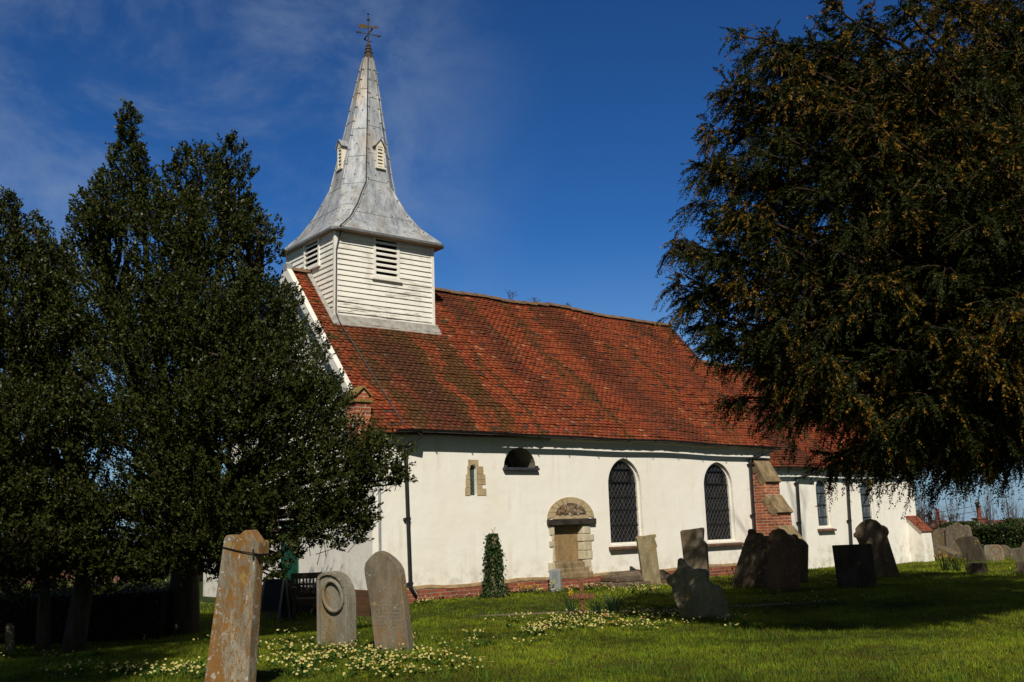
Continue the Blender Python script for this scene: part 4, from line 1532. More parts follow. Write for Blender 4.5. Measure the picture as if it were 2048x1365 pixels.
stone('gravestone', 'squat orange brown headstone with a chipped corner near the far hedge', (1985, 1124), Z6b([(1085, 940), (1072, 762), (1090, 748), (1150, 745), (1212, 746), (1250, 775), (1268, 815), (1280, 940)]), 0.14, 18, S_OR)
stone('gravestone', 'low round headed headstone behind the squat orange one', (2012, 1115), Z6b([(1260, 885), (1230, 750), (1280, 744), (1330, 762), (1362, 800), (1370, 880)]), 0.14, 18, S_BG)
stone('gravestone', 'flat chest tomb at the edge of the picture by the far hedge', (2036, 1124), Z6b([(1378, 938), (1372, 790), (1480, 785), (1500, 720), (1560, 700), (1620, 938)]), 0.8, 12, S_BG, cat='tomb')
stone('gravestone', 'dark stone block in the shade below the flat chest tomb', (2046, 1150), Z6b([(1447, 1085), (1440, 935), (1560, 930), (1640, 1085)]), 0.4, 10, S_DK, cat='grave block')
# left side
stone('gravestone', 'small narrow upright headstone against the hedge at the edge of the picture', (18, 1306), [(10, 1312), (10, 1256), (14, 1250), (20, 1250), (25, 1257), (26, 1312)], 0.08, 25, S_DK)
stone('gravestone', 'narrow slab rising over the clipped hedge between the tree trunks', (100, 1204), [(95, 1206), (99, 1166), (106, 1166), (102, 1206)], 0.1, 20, S_YL)
stone('gravestone', 'leaning grey slab over the clipped hedge behind the leaning trunk', (188, 1192), [(182, 1192), (190, 1164), (197, 1164), (190, 1192)], 0.1, 20, S_G1)

# stacked ledger tomb in front of the nave
lt = gpt(1290, 1172)[0]
led = empty('ledger_tomb', 'dark ledger tomb of two stacked slabs by the nave wall', 'tomb', (lt[0], lt[1] + 0.25, lt[2]))
led.rotation_euler.z = radians(-8)
mb = MB()
mb.box(-0.95, 0.95, -0.32, 0.45, -0.1, 0.11)
mb.build('base_slab', S_DK, led, bevel=0.02)
mb = MB()
mb.box(-0.75, 0.85, -0.25, 0.38, 0.115, 0.22)
mb.hexa([(-0.72, -0.22, 0.222), (0.82, -0.22, 0.222), (0.82, 0.35, 0.222), (-0.72, 0.35, 0.222), (-0.55, -0.1, 0.33), (0.70, -0.1, 0.33), (0.70, 0.2, 0.33), (-0.55, 0.2, 0.33)])
mb.build('ledger_slab', S_DK, led, bevel=0.02)

# small modern headstone with a vase
o, s, loc_ = stone('gravestone', 'small smooth grey modern headstone by the blocked doorway', (1112, 1187),
                   [(1101, 1188), (1098, 1144), (1102, 1142), (1108, 1140), (1114, 1140), (1119, 1142), (1120, 1144), (1122, 1188)], 0.09, 20, S_SL, 0.006, Yfix=-0.40)
mb = MB()
rr = random.Random(9)
for r_ in range(8):
    yy = 1147 + r_ * 2.6
    p0 = loc_(1103.5 + rr.uniform(0, 2), yy)
    p1 = loc_(1117 - rr.uniform(0, 2.5), yy)
    x = p0[0]
    while x < p1[0]:
        w = rr.uniform(0.008, 0.02)
        mb.box(x, x + w, -0.002, 0.002, p0[1] - 0.006, p0[1] + 0.006)
        x += w + 0.008
mb.build('inscription', m_plain('cut_letters', (0.12, 0.125, 0.12), 0.8), o)
vp = gpt(1107, 1190)[0]
va = empty('flower_vase', 'small vase of flowers at the foot of the grey modern headstone', 'vase', tuple(onY(1106, 1188, -0.52)))
mb = MB()
mb.tube([(0, 0, -0.03), (0, 0, 0.0), (0, 0, 0.09), (0, 0, 0.12)], [0.03, 0.03, 0.045, 0.035], 10)
mb.build('vase', m_plain('dull_vase', (0.22, 0.22, 0.28), 0.5), va)
mb = MB()
rr = random.Random(6)
for k in range(9):
    a = rr.uniform(0, 2 * pi)
    r_ = rr.uniform(.03, .08)
    h = rr.uniform(.16, .3)
    mb.tube([(0, 0, 0.1), (r_ * .5 * cos(a), r_ * .5 * sin(a), h * .6), (r_ * cos(a), r_ * sin(a), h)], 0.005, 4)
mb.build('flower_stem', m_plain('flower_stem_green', (0.05, 0.09, 0.02), 0.7), va)
mb = MB()
rr = random.Random(6)
for k in range(9):
    a = rr.uniform(0, 2 * pi)
    r_ = rr.uniform(.03, .08)
    h = rr.uniform(.16, .3)
    p = Vector((r_ * cos(a), r_ * sin(a), h))
    mb.tube([p - Vector((0, 0, .012)), p, p + Vector((0, 0, .015))], [0.008, 0.02, 0.01], 6)
mb.build('bloom', m_plain('cream_bloom', (0.5, 0.42, 0.14), 0.8), va)

# wooden cross
wc = gpt(1167, 1230)[0]
xo = empty('wooden_cross', 'small varnished wooden grave cross among the daffodil leaves', 'cross', tuple(wc))
xo.rotation_euler.z = radians(-32)
s_ = gpt(1167, 1230)[1] / F
mb = MB()
mb.hexa([(-0.038, -0.02, -0.15), (0.028, -0.02, -0.15), (0.028, 0.02, -0.15), (-0.038, 0.02, -0.15), (-0.058, -0.02, 0.60), (0.008, -0.02, 0.60), (0.008, 0.02, 0.60), (-0.058, 0.02, 0.60)])
WOOD = m_plain('red_brown_wood', (0.20, 0.075, 0.035), 0.55, 0.45, 14)
mb.build('post', WOOD, xo, bevel=0.004)
mb = MB()
mb.hexa([(-0.235, -0.045, 0.275), (0.195, -0.045, 0.265), (0.195, -0.022, 0.265), (-0.235, -0.022, 0.275), (-0.235, -0.045, 0.36), (0.195, -0.045, 0.345), (0.195, -0.022, 0.345), (-0.235, -0.022, 0.36)])
mb.build('arm_board', WOOD, xo, bevel=0.004)

# ================================================================== BENCH, SIGN, TUB BY THE WEST DOOR
DKW = m_plain('dark_bench_wood', (0.028, 0.020, 0.015), 0.6, 0.4, 12)
bp = gpt(604, 1242)[0]
be = empty('park_bench', 'dark slatted wooden bench beside the green west door', 'bench', tuple(bp))
be.rotation_euler.z = radians(-22)
BWD = 1.5


def bbox(name, parent, *bxs, mat=DKW):
    mb = MB()
    for b in bxs:
        mb.box(*b)
    return mb.build(name, mat, parent, bevel=0.004)


bx_ = -0.15
for x in (bx_, bx_ + BWD):
    bbox('leg', be, (x - 0.035, x + 0.035, -0.03, 0.03, -0.1, 0.62))
    mb = MB()
    mb.hexa([(x - 0.035, 0.44, -0.1), (x + 0.035, 0.44, -0.1), (x + 0.035, 0.50, -0.1), (x - 0.035, 0.50, -0.1), (x - 0.035, 0.52, 0.92), (x + 0.035, 0.52, 0.92), (x + 0.035, 0.57, 0.92), (x - 0.035, 0.57, 0.92)])
    mb.build('leg', DKW, be, bevel=0.004)
    bbox('armrest', be, (x - 0.045, x + 0.045, -0.05, 0.52, 0.62, 0.66))
bbox('seat', be, *[(bx_, bx_ + BWD, 0.0 + k * 0.11, 0.09 + k * 0.11, 0.40, 0.43) for k in range(4)], (bx_, bx_ + BWD, -0.02, 0.01, 0.30, 0.40))
mb = MB()
mb.box(bx_, bx_ + BWD, 0.515, 0.555, 0.80, 0.92)
mb.box(bx_, bx_ + BWD, 0.500, 0.53, 0.50, 0.55)
mb.box(bx_, bx_ + BWD, 0.505, 0.535, 0.67, 0.71)
x = bx_ + 0.06
while x < bx_ + BWD - 0.05:
    mb.box(x, x + 0.035, 0.512, 0.530, 0.55, 0.80)
    x += 0.07
mb.build('backrest', DKW, be)
sp_ = gpt(549, 1240)[0]
sg = empty('sandwich_board', 'folding sandwich board with a white frame standing near the green door', 'sign board', tuple(sp_))
sg.rotation_euler.z = radians(-60)
mb = MB()
for s in (-1, 1):
    for x in (-0.25, 0.21):
        mb.hexa([(x, s * 0.22 - .015, -0.05), (x + .04, s * 0.22 - .015, -0.05), (x + .04, s * 0.22 + .015, -0.05), (x, s * 0.22 + .015, -0.05),
                 (x, s * 0.02 - .015, 0.86), (x + .04, s * 0.02 - .015, 0.86), (x + .04, s * 0.02 + .015, 0.86), (x, s * 0.02 + .015, 0.86)])
        mb.build('leg', m_plain('grey_board_wood', (0.22, 0.21, 0.20), 0.7), sg)
        mb = MB()
mb = MB()
for s in (-1, 1):
    mb.hexa([(-0.21, s * 0.175 - .005, 0.18), (0.21, s * 0.175 - .005, 0.18), (0.21, s * 0.175 + .005, 0.18), (-0.21, s * 0.175 + .005, 0.18),
             (-0.21, s * 0.03 - .005, 0.82), (0.21, s * 0.03 - .005, 0.82), (0.21, s * 0.03 + .005, 0.82), (-0.21, s * 0.03 + .005, 0.82)])
    mb.build('panel', m_plain('dark_board_panel', (0.03, 0.028, 0.026), 0.8), sg)
    mb = MB()
tb = gpt(578, 1240)[0] + np.array([0.25, 0.5, 0])
tu = empty('planter', 'round dark tub planted with a leafy bush and orange flowers', 'planter', (tb[0], tb[1], float(gz(tb[0], tb[1]))))
mb = MB()
mb.tube([(0, 0, -0.02), (0, 0, 0.02), (0, 0, 0.34), (0, 0, 0.36), (0, 0, 0.33)], [0.16, 0.17, 0.23, 0.24, 0.21], 14)
mb.build('tub', m_plain('dark_tub', (0.04, 0.03, 0.025), 0.8), tu)

# ================================================================== PLANTS


def leaf_cloud(name, O, D, L, W, colr, mat, parent=None, droop=None, seed=1, fold=0.25):
    """one rhombic leaf per row: base O, direction D (unit), length L, width W"""
    g = np.random.default_rng(seed)
    n = len(O)
    D = D / np.maximum(np.linalg.norm(D, axis=1, keepdims=True), 1e-6)
    R = g.normal(size=(n, 3))
    S = np.cross(D, R)
    S /= np.maximum(np.linalg.norm(S, axis=1, keepdims=True), 1e-6)
    N = np.cross(S, D)
    L = np.broadcast_to(np.asarray(L, float), (n,))[:, None]
    W = np.broadcast_to(np.asarray(W, float), (n,))[:, None]
    mid = O + D * L * 0.45
    V = np.stack([O, mid - S * W * 0.5 + N * W * fold, O + D * L, mid + S * W * 0.5 + N * W * fold], 1).reshape(-1, 3)
    Fc = np.arange(n * 4).reshape(-1, 4)
    return npmesh(name, V, Fc, mat, parent, np.repeat(colr, 4, 0))


def unit(v):
    return v / np.maximum(np.linalg.norm(v, axis=-1, keepdims=True), 1e-6)


def blob_points(blobs, n, g, shell=0.55, thin=0.25, fz=1.7):
    """random points in a union of ellipsoids, denser towards the shell; gaps from a smooth noise"""
    vol = np.array([b[3] * b[4] * b[5] for b in blobs]) ** 0.66
    idx = g.choice(len(blobs), n * 3, p=vol / vol.sum())
    B = np.array([b[:6] for b in blobs])[idx]
    d = unit(g.normal(size=(n * 3, 3)))
    r = g.random(n * 3) ** (1 / 3.0)
    r = np.where(g.random(n * 3) < shell, 0.80 + 0.24 * g.random(n * 3), r)
    P = B[:, :3] + d * r[:, None] * B[:, 3:6]
    # keep points not deep inside another blob, and leave gaps
    f = np.sin(P[:, 0] * fz * 2.1 + 1.3 * np.sin(P[:, 2] * fz * 1.7)) + np.sin(P[:, 1] * fz * 2.3 + 1.1 * np.sin(P[:, 0] * fz * 1.9)) + np.sin(P[:, 2] * fz * 2.6 + 0.9 * np.sin(P[:, 1] * fz * 2.2))
    keep = (f > -0.75) | (g.random(len(P)) < thin * .7) | (B[:, 3:6].min(1) < 0.36)
    P, d, s = P[keep], d[keep], B[keep][:, 3:6].min(1)
    return P[:n], d[:n], s[:n]


def curve(p0, p1, sag, n=7, wob=0.0, rr=random):
    p0, p1 = Vector(p0), Vector(p1)
    out = []
    for k in range(n + 1):
        t = k / n
        p = p0.lerp(p1, t) + Vector((0, 0, sag * 4 * t * (1 - t)))
        if 0 < k < n and wob:
            p += Vector((rr.uniform(-wob, wob), rr.uniform(-wob, wob), rr.uniform(-wob, wob)))
        out.append(p)
    return out


def holly_tree(label, base_px, apex, blobs, trunk_r, seed, n_twig, lean=(0, 0), leaf=(0.054, 0.030), group='dark evergreen trees west of the church', at_=None):
    g = np.random.default_rng(seed)
    rr = random.Random(seed)
    P = gpt(*base_px)[0] if at_ is None else np.array(at_)
    tr = empty('holly_tree', label, 'tree', tuple(P), group)
    B = Vector(P)
    mb = MB()
    top = Vector((B.x + lean[0], B.y + lean[1], B.z + 1.9))
    mb.tube([B - Vector((0, 0, 0.3)) - B, (top - B) * 0.05, (top - B) * 0.5 + Vector((0.02, 0.01, 0)), top - B], [trunk_r * 1.35, trunk_r * 1.15, trunk_r * 0.95, trunk_r * 0.85], 12, cap=False)
    for a in apex:
        a = Vector(a)
        c = curve(top - B - Vector((0, 0, rr.uniform(.1, .5))), a - B, 0.0, 8, 0.06, rr)
        mb.tube(c, [trunk_r * (0.62 * (1 - k / 8) ** 1.2 + 0.02) for k in range(9)], 7, cap=False)
    for b in blobs:
        for k in range(b[6] if len(b) > 6 else 5):
            q = Vector((b[0] + b[3] * rr.uniform(-.8, .8), b[1] + b[4] * rr.uniform(-.8, .8), b[2] + b[5] * rr.uniform(-.7, .8)))
            a = Vector(min(apex, key=lambda w: (Vector(w) - q).length))
            ts = min(max((q.z - 0.8 - top.z) / max(a.z - top.z, .1), 0.0), 0.9)
            st = top.lerp(a, ts) if q.z > top.z + .3 else B.lerp(top, rr.uniform(.7, 1))
            c = curve(st - B, q - B, 0.12, 6, 0.05, rr)
            mb.tube(c, [0.05 * (1 - k2 / 6.5) + 0.006 for k2 in range(7)], 5, cap=False)
    mb.build('trunk', BARK, tr, smooth=True)
    # twigs and leaves
    O, d, bs = blob_points(blobs, n_twig, g)
    n = len(O)
    cen = np.array([top.x, top.y, 0])
    out = unit(O - np.array([cen[0], cen[1], 0]) * np.array([1, 1, 0]) - np.array([0, 0, 1]) * (O[:, 2:3] - 1.0) * 0.75)
    D = unit(out * 0.5 + d * 0.5 + np.array([0, 0, 0.55]) + g.normal(0, 0.25, (n, 3)))
    TL = g.uniform(0.18, 0.42, n) * np.clip(bs / 0.45, 0.45, 1)
    K = 15
    tt = (np.arange(K) + g.random((n, K)) * 0.8) / K
    tt = 0.15 + 0.85 * tt
    base = O[:, None] + D[:, None] * (tt * TL[:, None])[..., None]
    rad = unit(np.cross(D[:, None], g.normal(size=(n, K, 3))))
    dirs = unit(rad * 0.8 + D[:, None] * (0.35 + 0.8 * (tt ** 3))[..., None])
    c = np.array([0.045, 0.056, 0.010]) * g.uniform(0.55, 1.25, (n, K, 1)) * g.uniform(0.75, 1.2, (n, 1, 1))
    yel = g.random((n, K)) < 0.09
    c[yel] = np.array([0.085, 0.080, 0.018]) * g.uniform(.6, 1.2, (yel.sum(), 1))
    L = (leaf[0] * g.uniform(0.75, 1.25, (n, K))).ravel()
    crown = leaf_cloud('crown', base.reshape(-1, 3) - np.array(B), dirs.reshape(-1, 3), L, L * leaf[1] / leaf[0], c.reshape(-1, 3), HLEAF, tr, seed=seed)
    # twig wood
    m = min(n, 2600)
    V, Fc = [], []
    a, b = O[:m] - D[:m] * 0.25 - np.array(B), O[:m] + D[:m] * TL[:m, None] * 0.9 - np.array(B)
    s = unit(np.cross(D[:m], g.normal(size=(m, 3)))) * 0.006
    V = np.stack([a - s, a + s, b + s * .4, b - s * .4], 1).reshape(-1, 3)
    npmesh('twigs', V, np.arange(m * 4).reshape(-1, 4), BARK, tr)
    return tr


def D3(px, py, t):
    return tuple(dep(px, py, t))


def hb(px, py, t, rpx, rz=None, ry=None, nb=5):
    """blob from a picture position, at depth t, radius measured in picture pixels"""
    c = dep(px, py, t)
    r = rpx * t / F
    return (c[0], c[1], c[2], r, ry or r, (rz or rpx) * t / F, nb)


HT = 15.6
ap = [D3(258, 225, 15.6), D3(468, 282, 15.3), D3(395, 330, 15.9), D3(540, 470, 15.0), D3(170, 430, 16.0), D3(640, 780, 14.6)]
blobs = [hb(258, 258, HT, 15, 40, nb=1), hb(258, 300, HT, 22, 46, nb=1), hb(258, 350, HT, 34, 60, nb=2), hb(215, 430, HT, 40, 60, nb=2), hb(300, 420, HT, 34, 60, nb=2), hb(255, 440, HT, 66, 62), hb(468, 325, 15.3, 19, 50, nb=1), hb(465, 410, 15.3, 34, 62, nb=2),
         hb(395, 375, 15.9, 46, 66), hb(325, 490, 15.6, 90, 76), hb(425, 480, 15.4, 90, 80), hb(175, 465, 16.0, 22, 55, nb=2), hb(160, 560, 16.0, 60, 70),
         hb(515, 470, 15.0, 28, 24, nb=2), hb(470, 560, 15.1, 56, 80), hb(300, 620, 15.6, 170, 110, nb=9), hb(450, 660, 15.2, 130, 110, nb=8), hb(520, 640, 14.9, 50, 66),
         hb(570, 740, 14.8, 78, 80, nb=7), hb(350, 790, 15.4, 200, 130, nb=10), hb(520, 830, 15.0, 150, 120, nb=9), hb(635, 820, 14.7, 56, 66, nb=7), hb(705, 915, 14.6, 58, 58, nb=9),
         hb(755, 925, 14.6, 46, 46, nb=6), hb(790, 960, 14.6, 26, 18, nb=4), hb(640, 960, 14.8, 90, 80, nb=9), hb(430, 960, 15.2, 170, 100, nb=9), hb(260, 930, 15.6, 140, 110, nb=8),
         hb(560, 1045, 14.9, 80, 50, nb=8), hb(660, 1055, 14.8, 70, 48, nb=8), hb(700, 1030, 14.7, 46, 40, nb=6), hb(400, 1070, 15.2, 120, 60, nb=8), hb(250, 1060, 15.8, 120, 60, nb=7),
         hb(560, 1105, 14.9, 40, 26, nb=4), hb(300, 1130, 15.6, 60, 26, nb=4), hb(540, 1140, 14.8, 28, 22, nb=3), hb(230, 1120, 15.5, 70, 34, nb=4), hb(290, 1150, 15.7, 40, 18, nb=2), hb(215, 1165, 15.4, 34, 22, nb=2), hb(410, 1125, 15.3, 50, 28, nb=3), hb(448, 1150, 15.2, 26, 22, nb=2), hb(330, 1120, 14.8, 60, 26, nb=3), hb(500, 740, 16.6, 120, 110), hb(330, 700, 17.0, 150, 130)]
spikes = [hb(x, y, 15.5, 11, 30, nb=1) for x, y in ((163, 415), (207, 372), (236, 330), (282, 320), (303, 385), (342, 350), (367, 330), (402, 325), (432, 345), (449, 310), (492, 350), (545, 470), (548, 520), (497, 430), (150, 450), (585, 610), (640, 690))]
holly_tree('large dark holly with several pointed leaders hiding the west front of the church', (365, 1268), ap, blobs + spikes, 0.27, 21, 15500)
ap = [D3(10, 400, 15.0), D3(66, 440, 15.2), D3(110, 500, 15.3), D3(-60, 420, 15.0)]
blobs = [hb(8, 425, 15, 24, 36, nb=2), hb(66, 470, 15.2, 22, 36, nb=2), hb(-30, 500, 15, 70, 80), hb(50, 560, 15, 62, 70), hb(110, 560, 15.3, 40, 66), hb(20, 680, 15, 120, 100, nb=8), hb(110, 720, 15.2, 80, 90),
         hb(-60, 760, 15, 150, 120, nb=6), hb(60, 860, 15, 120, 100, nb=8), hb(150, 880, 15.3, 70, 80), hb(40, 1000, 15, 130, 80, nb=9), hb(150, 1040, 15.2, 80, 60, nb=8), hb(20, 1090, 15, 90, 56, nb=9), hb(60, 1130, 14.8, 60, 30, nb=4), hb(180, 1120, 15.2, 50, 36, nb=4), hb(110, 1110, 15, 70, 40, nb=4), hb(40, 1175, 14.7, 40, 24, nb=3), hb(120, 1160, 14.9, 26, 18, nb=2), hb(-100, 1000, 15, 150, 110, nb=5)]
holly_tree('dark evergreen tree with a leaning trunk at the edge of the picture', (146, 1306), ap, blobs, 0.16, 33, 7000, lean=(0.13, -0.2))
ap = [D3(-20, 640, 14.6), D3(40, 760, 14.4), D3(-90, 700, 14.8)]
blobs = [hb(-60, 760, 14.8, 90, 90), hb(0, 860, 14.4, 80, 70), hb(-40, 980, 14.4, 110, 80, nb=8), hb(50, 1090, 14.2, 60, 44, nb=8), hb(-10, 1140, 14.2, 60, 30, nb=7)]
holly_tree('slim dark evergreen tree standing nearest the low hedge', (86, 1304), ap, blobs, 0.10, 35, 1800, lean=(-0.10, -0.05))


def yew_tree():
    g = np.random.default_rng(77)
    rr = random.Random(77)
    base = np.array([5.9, -11.8])
    B = Vector((base[0], base[1], float(gz(*base))))
    tr = empty('yew_tree', 'huge dark yew with drooping brown tipped branches shading the gravestones', 'tree', tuple(B))
    mb = MB()
    mb.tube([Vector((0, 0, -0.3)), Vector((0, 0, 0.2)), Vector((0.05, 0, 1.4)), Vector((0.0, 0.1, 3.0)), Vector((0.2, 0.2, 6.5)), Vector((0.1, 0, 9.3))], [0.62, 0.5, 0.42, 0.38, 0.2, 0.05], 12, cap=False)
    tips = []
    # outline tips (px, py, depth): where the photograph shows the branch ends
    for (x, y, t) in [(1352, 490, 13.6), (1356, 570, 13.4), (1415, 262, 13.6), (1412, 335, 13.4), (1408, 400, 13.2), (1448, 180, 13.6), (1482, 72, 13.6), (1488, 165, 13.2), (1565, 112, 13.5), (1598, 88, 13.4), (1662, 10, 13.6),
                      (1400, 500, 13.2), (1375, 610, 13.0), (1420, 650, 13.0), (1470, 800, 12.9), (1500, 690, 12.6), (1440, 700, 13.0), (1560, 830, 12.5), (1690, 905, 12.2), (1740, 890, 11.9), (1800, 905, 11.8), (1870, 885, 11.9), (1905, 935, 12.2), (1950, 790, 12.2), (2030, 690, 12.2),
                      (1750, 930, 12.3), (1660, 915, 12.6), (1850, 900, 12.4), (1900, 870, 11.6),
                      (1560, 640, 11.9), (1650, 720, 11.4), (1750, 560, 11.2), (1700, 450, 11.5), (1620, 380, 11.8), (1560, 270, 12.4), (1640, 200, 12.2), (1750, 250, 11.5), (1850, 350, 11.0), (1950, 450, 10.9), (1850, 650, 10.8), (1950, 700, 10.8), (2020, 600, 10.7),
                      (1750, 120, 11.8), (1850, 80, 11.6), (1950, 150, 11.3), (2040, 250, 11.1), (1700, 790, 11.4), (1830, 800, 11.1), (1940, 730, 11.0), (2040, 640, 10.9), (1480, 420, 12.6), (1480, 560, 12.4), (1540, 480, 12.0), (1500, 300, 12.7),
                      (1600, 560, 11.9), (1680, 620, 11.5), (1780, 700, 11.2), (1880, 530, 11.0), (1790, 420, 11.2), (1690, 330, 11.7), (1600, 740, 12.2), (1540, 740, 12.5), (1720, 40, 12.4), (1800, 10, 12.2), (1920, 20, 11.9), (2020, 60, 11.7), (1580, 180, 12.9), (2030, 420, 10.8), (1900, 250, 11.1), (1990, 330, 10.9), (1440, 330, 13.3), (1430, 440, 13.2), (1770, 870, 11.6), (1880, 830, 11.4), (1990, 690, 11.4)]:
        tips.append(Vector(dep(x, y, t)) - B)
    ol = [(1662, 10), (1610, 80), (1565, 112), (1520, 130), (1482, 72), (1490, 165), (1450, 185), (1440, 235), (1415, 262), (1412, 335), (1406, 400), (1410, 450), (1356, 488), (1362, 540), (1380, 600), (1400, 655), (1455, 700), (1470, 740)]
    for (x0, y0), (x1, y1) in zip(ol, ol[1:]):
        for k in range(1):
            u = rr.random()
            tips.append(Vector(dep(x0 + (x1 - x0) * u + rr.uniform(14, 70), y0 + (y1 - y0) * u + rr.uniform(-10, 40), rr.uniform(12.6, 14.4))) - B)
    n_out = len(tips)
    # boughs on the church side of the crown
    for k in range(46):
        x, y = rr.uniform(1500, 1960), rr.uniform(150, 830)
        left = np.interp(y, [150, 260, 490, 600, 700, 830], [1590, 1500, 1450, 1450, 1480, 1560])
        if x < left:
            x = left + rr.uniform(0, 250)
        if x > 1840:
            y = min(y, 660)
        tips.append(Vector(dep(x, y, rr.uniform(14.6, 17.0))) - B)

    def frame_xy(w):
        v = np.array(w) - CAM
        zz = v @ _fw
        return zz, 1024 + F * (v @ _r) / max(zz, .1), 682.5 - F * (v @ _u) / max(zz, .1)
    for k in range(190):            # the inner boughs and the sides turned away
        a = rr.uniform(0, 2 * pi)
        z = rr.uniform(1.9, 9.8)
        R = 5.4 * math.sqrt(max(0.0, 1 - ((z - 3.6) / 6.9) ** 2)) * rr.choice([rr.uniform(0.35, 0.8), rr.uniform(.8, 1.03)])
        p = Vector((R * cos(a), R * sin(a), z))
        zz, px, py = frame_xy(p + B)
        if zz > 5 and px < 2650:
            left = np.interp(py, [-200, 5, 90, 170, 260, 330, 490, 600, 700, 820, 960, 1000], [1640, 1690, 1640, 1560, 1450, 1440, 1400, 1410, 1450, 1520, 1720, 2300])
            if px < left or py > (850 if px < 1750 else 660):
                continue
        tips.append(p)
    SP, SD, SG = [], [], []
    for ti, tp in enumerate(tips):
        zs = max(2.5, min(8.6, tp.z - (rr.uniform(0.9, 2.6) if ti < n_out and tp.z > 3.2 else rr.uniform(0.2, 1.3))))
        st = Vector((0.05, 0.05, zs))
        ln = (tp - st).length
        c = curve(st, tp, rr.uniform(.0, .3), 9, 0.05, rr)
        mb.tube(c, [0.085 * (1 - k / 9.5) + 0.006 for k in range(10)], 6, cap=False)
        m = int(ln * 10)
        gold = rr.choice([0.08, 0.25, 0.5, 0.7])
        for k in range(m):
            t = 1 - (rr.random() ** 1.35) * 0.82
            f = t * 9
            i = min(int(f), 8)
            p = c[i].lerp(c[i + 1], f - i)
            dirv = (c[i + 1] - c[i]).normalized()
            side = Vector((rr.gauss(0, 1), rr.gauss(0, 1), rr.gauss(0, .45)))
            side = (side - dirv * side.dot(dirv)).normalized()
            reach = rr.uniform(0.12, 0.72) * (0.36 + 0.64 * min(1.0, (1.04 - t) * 4))
            d0 = (dirv * 0.8 + side * 0.9).normalized()
            e = p + d0 * reach - Vector((0, 0, 0.2 * reach))
            if reach > 0.3:
                mb.tube([p, p.lerp(e, .5) + Vector((0, 0, .03)), e], [0.011, 0.007, 0.003], 4, cap=False)
            for q in range(4 + int(reach * 14)):
                u = rr.uniform(0.05, 1.0) ** 0.8
                SG.append(gold)
                SP.append(p.lerp(e, u) + Vector((rr.gauss(0, .022), rr.gauss(0, .022), rr.gauss(0, .02))))
                SD.append((d0 * 0.9 + Vector((rr.gauss(0, .33), rr.gauss(0, .33), rr.gauss(0, .2)))).normalized())
    mb.build('trunk', YBARK, tr, smooth=True)
    P, Dr = np.array(SP), np.array(SD)
    n = len(P)
    print('yew sprays', n)
    K = 32
    LN = g.uniform(0.10, 0.30, n)
    t = (np.arange(K)[None] + g.random((n, K))) / K
    dr = g.uniform(0.15, 1.25, n) ** 1.2          # droop
    b0 = P[:, None] + Dr[:, None] * (t * LN[:, None])[..., None]
    b0[..., 2] -= (t ** 1.5) * (LN * dr)[:, None]
    tang = unit(Dr[:, None] + np.array([0, 0, -1.0]) * (1.5 * t ** 0.5 * dr[:, None])[..., None])
    sd = unit(np.cross(tang, np.array([0.2, 0.1, 1.0]) + g.normal(0, .5, (n, 1, 3))))
    sgn = np.where(np.arange(K) % 2 == 0, 1.0, -1.0)[None, :, None]
    dirs = unit(tang * 0.85 + sd * sgn * 0.75 + g.normal(0, .25, (n, K, 3)))
    c = np.array([0.030, 0.037, 0.006]) * g.uniform(.5, 1.3, (n, K, 1)) * g.uniform(.6, 1.35, (n, 1, 1))
    fl = g.random((n, 1)) < np.array(SG)[:, None]
    tipm = (t > 0.5) & (g.random((n, K)) < 0.72) & fl
    c[tipm] = np.array([0.225, 0.120, 0.014]) * g.uniform(.45, 1.3, (tipm.sum(), 1))
    L = g.uniform(0.027, 0.048, (n, K)).ravel()
    leaf_cloud('crown', b0.reshape(-1, 3), dirs.reshape(-1, 3), L, L * 0.42, c.reshape(-1, 3), YLEAF, tr, seed=5, fold=0.1)


yew_tree()


def bare_tree(label, base, height, seed, spread=0.5, levels=5, r0=0.2, name='bare_tree', twig=0.006, group=None, first=None):
    rr = random.Random(seed)
    B = Vector((base[0], base[1], float(gz(*base)) if len(base) < 3 else base[2]))
    tr = empty(name, label, 'tree', tuple(B), group)
    mb = MB()
    mb2 = MB()

    def grow(p, d, l, r, lv):
        n = 4
        pts = [p]
        q = p
        dd = d
        for k in range(n):
            dd = (dd + Vector((rr.gauss(0, .10), rr.gauss(0, .10), rr.gauss(0, .06) + 0.04))).normalized()
            q = q + dd * l / n
            pts.append(q)
        (mb if lv >= levels - 1 else mb2).tube(pts, [max(twig, r * (1 - 0.42 * k / n)) for k in range(n + 1)], 6 if lv > 2 else 4, cap=False)
        if lv == 0:
            return
        m = rr.choice([2, 3, 3]) if lv > 1 else 3
        for k in range(m):
            ax_ = Vector((rr.gauss(0, 1), rr.gauss(0, 1), rr.gauss(0, .6)))
            nd = (dd + ax_.normalized() * spread * rr.uniform(.6, 1.2)).normalized()
            st = pts[-1] if k < 2 else pts[rr.choice([2, 3])]
            grow(st, nd, l * rr.uniform(.58, .82), r * 0.58, lv - 1)
    grow(Vector((0, 0, -0.2)), first or Vector((0, 0, 1)), height * 0.32, r0, levels)
    mb.build('trunk', BARK, tr, smooth=True)
    mb2.build('crown', BARK, tr)
    return tr
# big leafless tree south of the chancel: only its shadow reaches into the photograph
bare_tree('tall leafless tree behind the yew throwing branch shadows on the chancel', (7.6, -12.4), 18, 5, 0.42, 5, 0.26)

# ================================================================== SMALL PLANTS


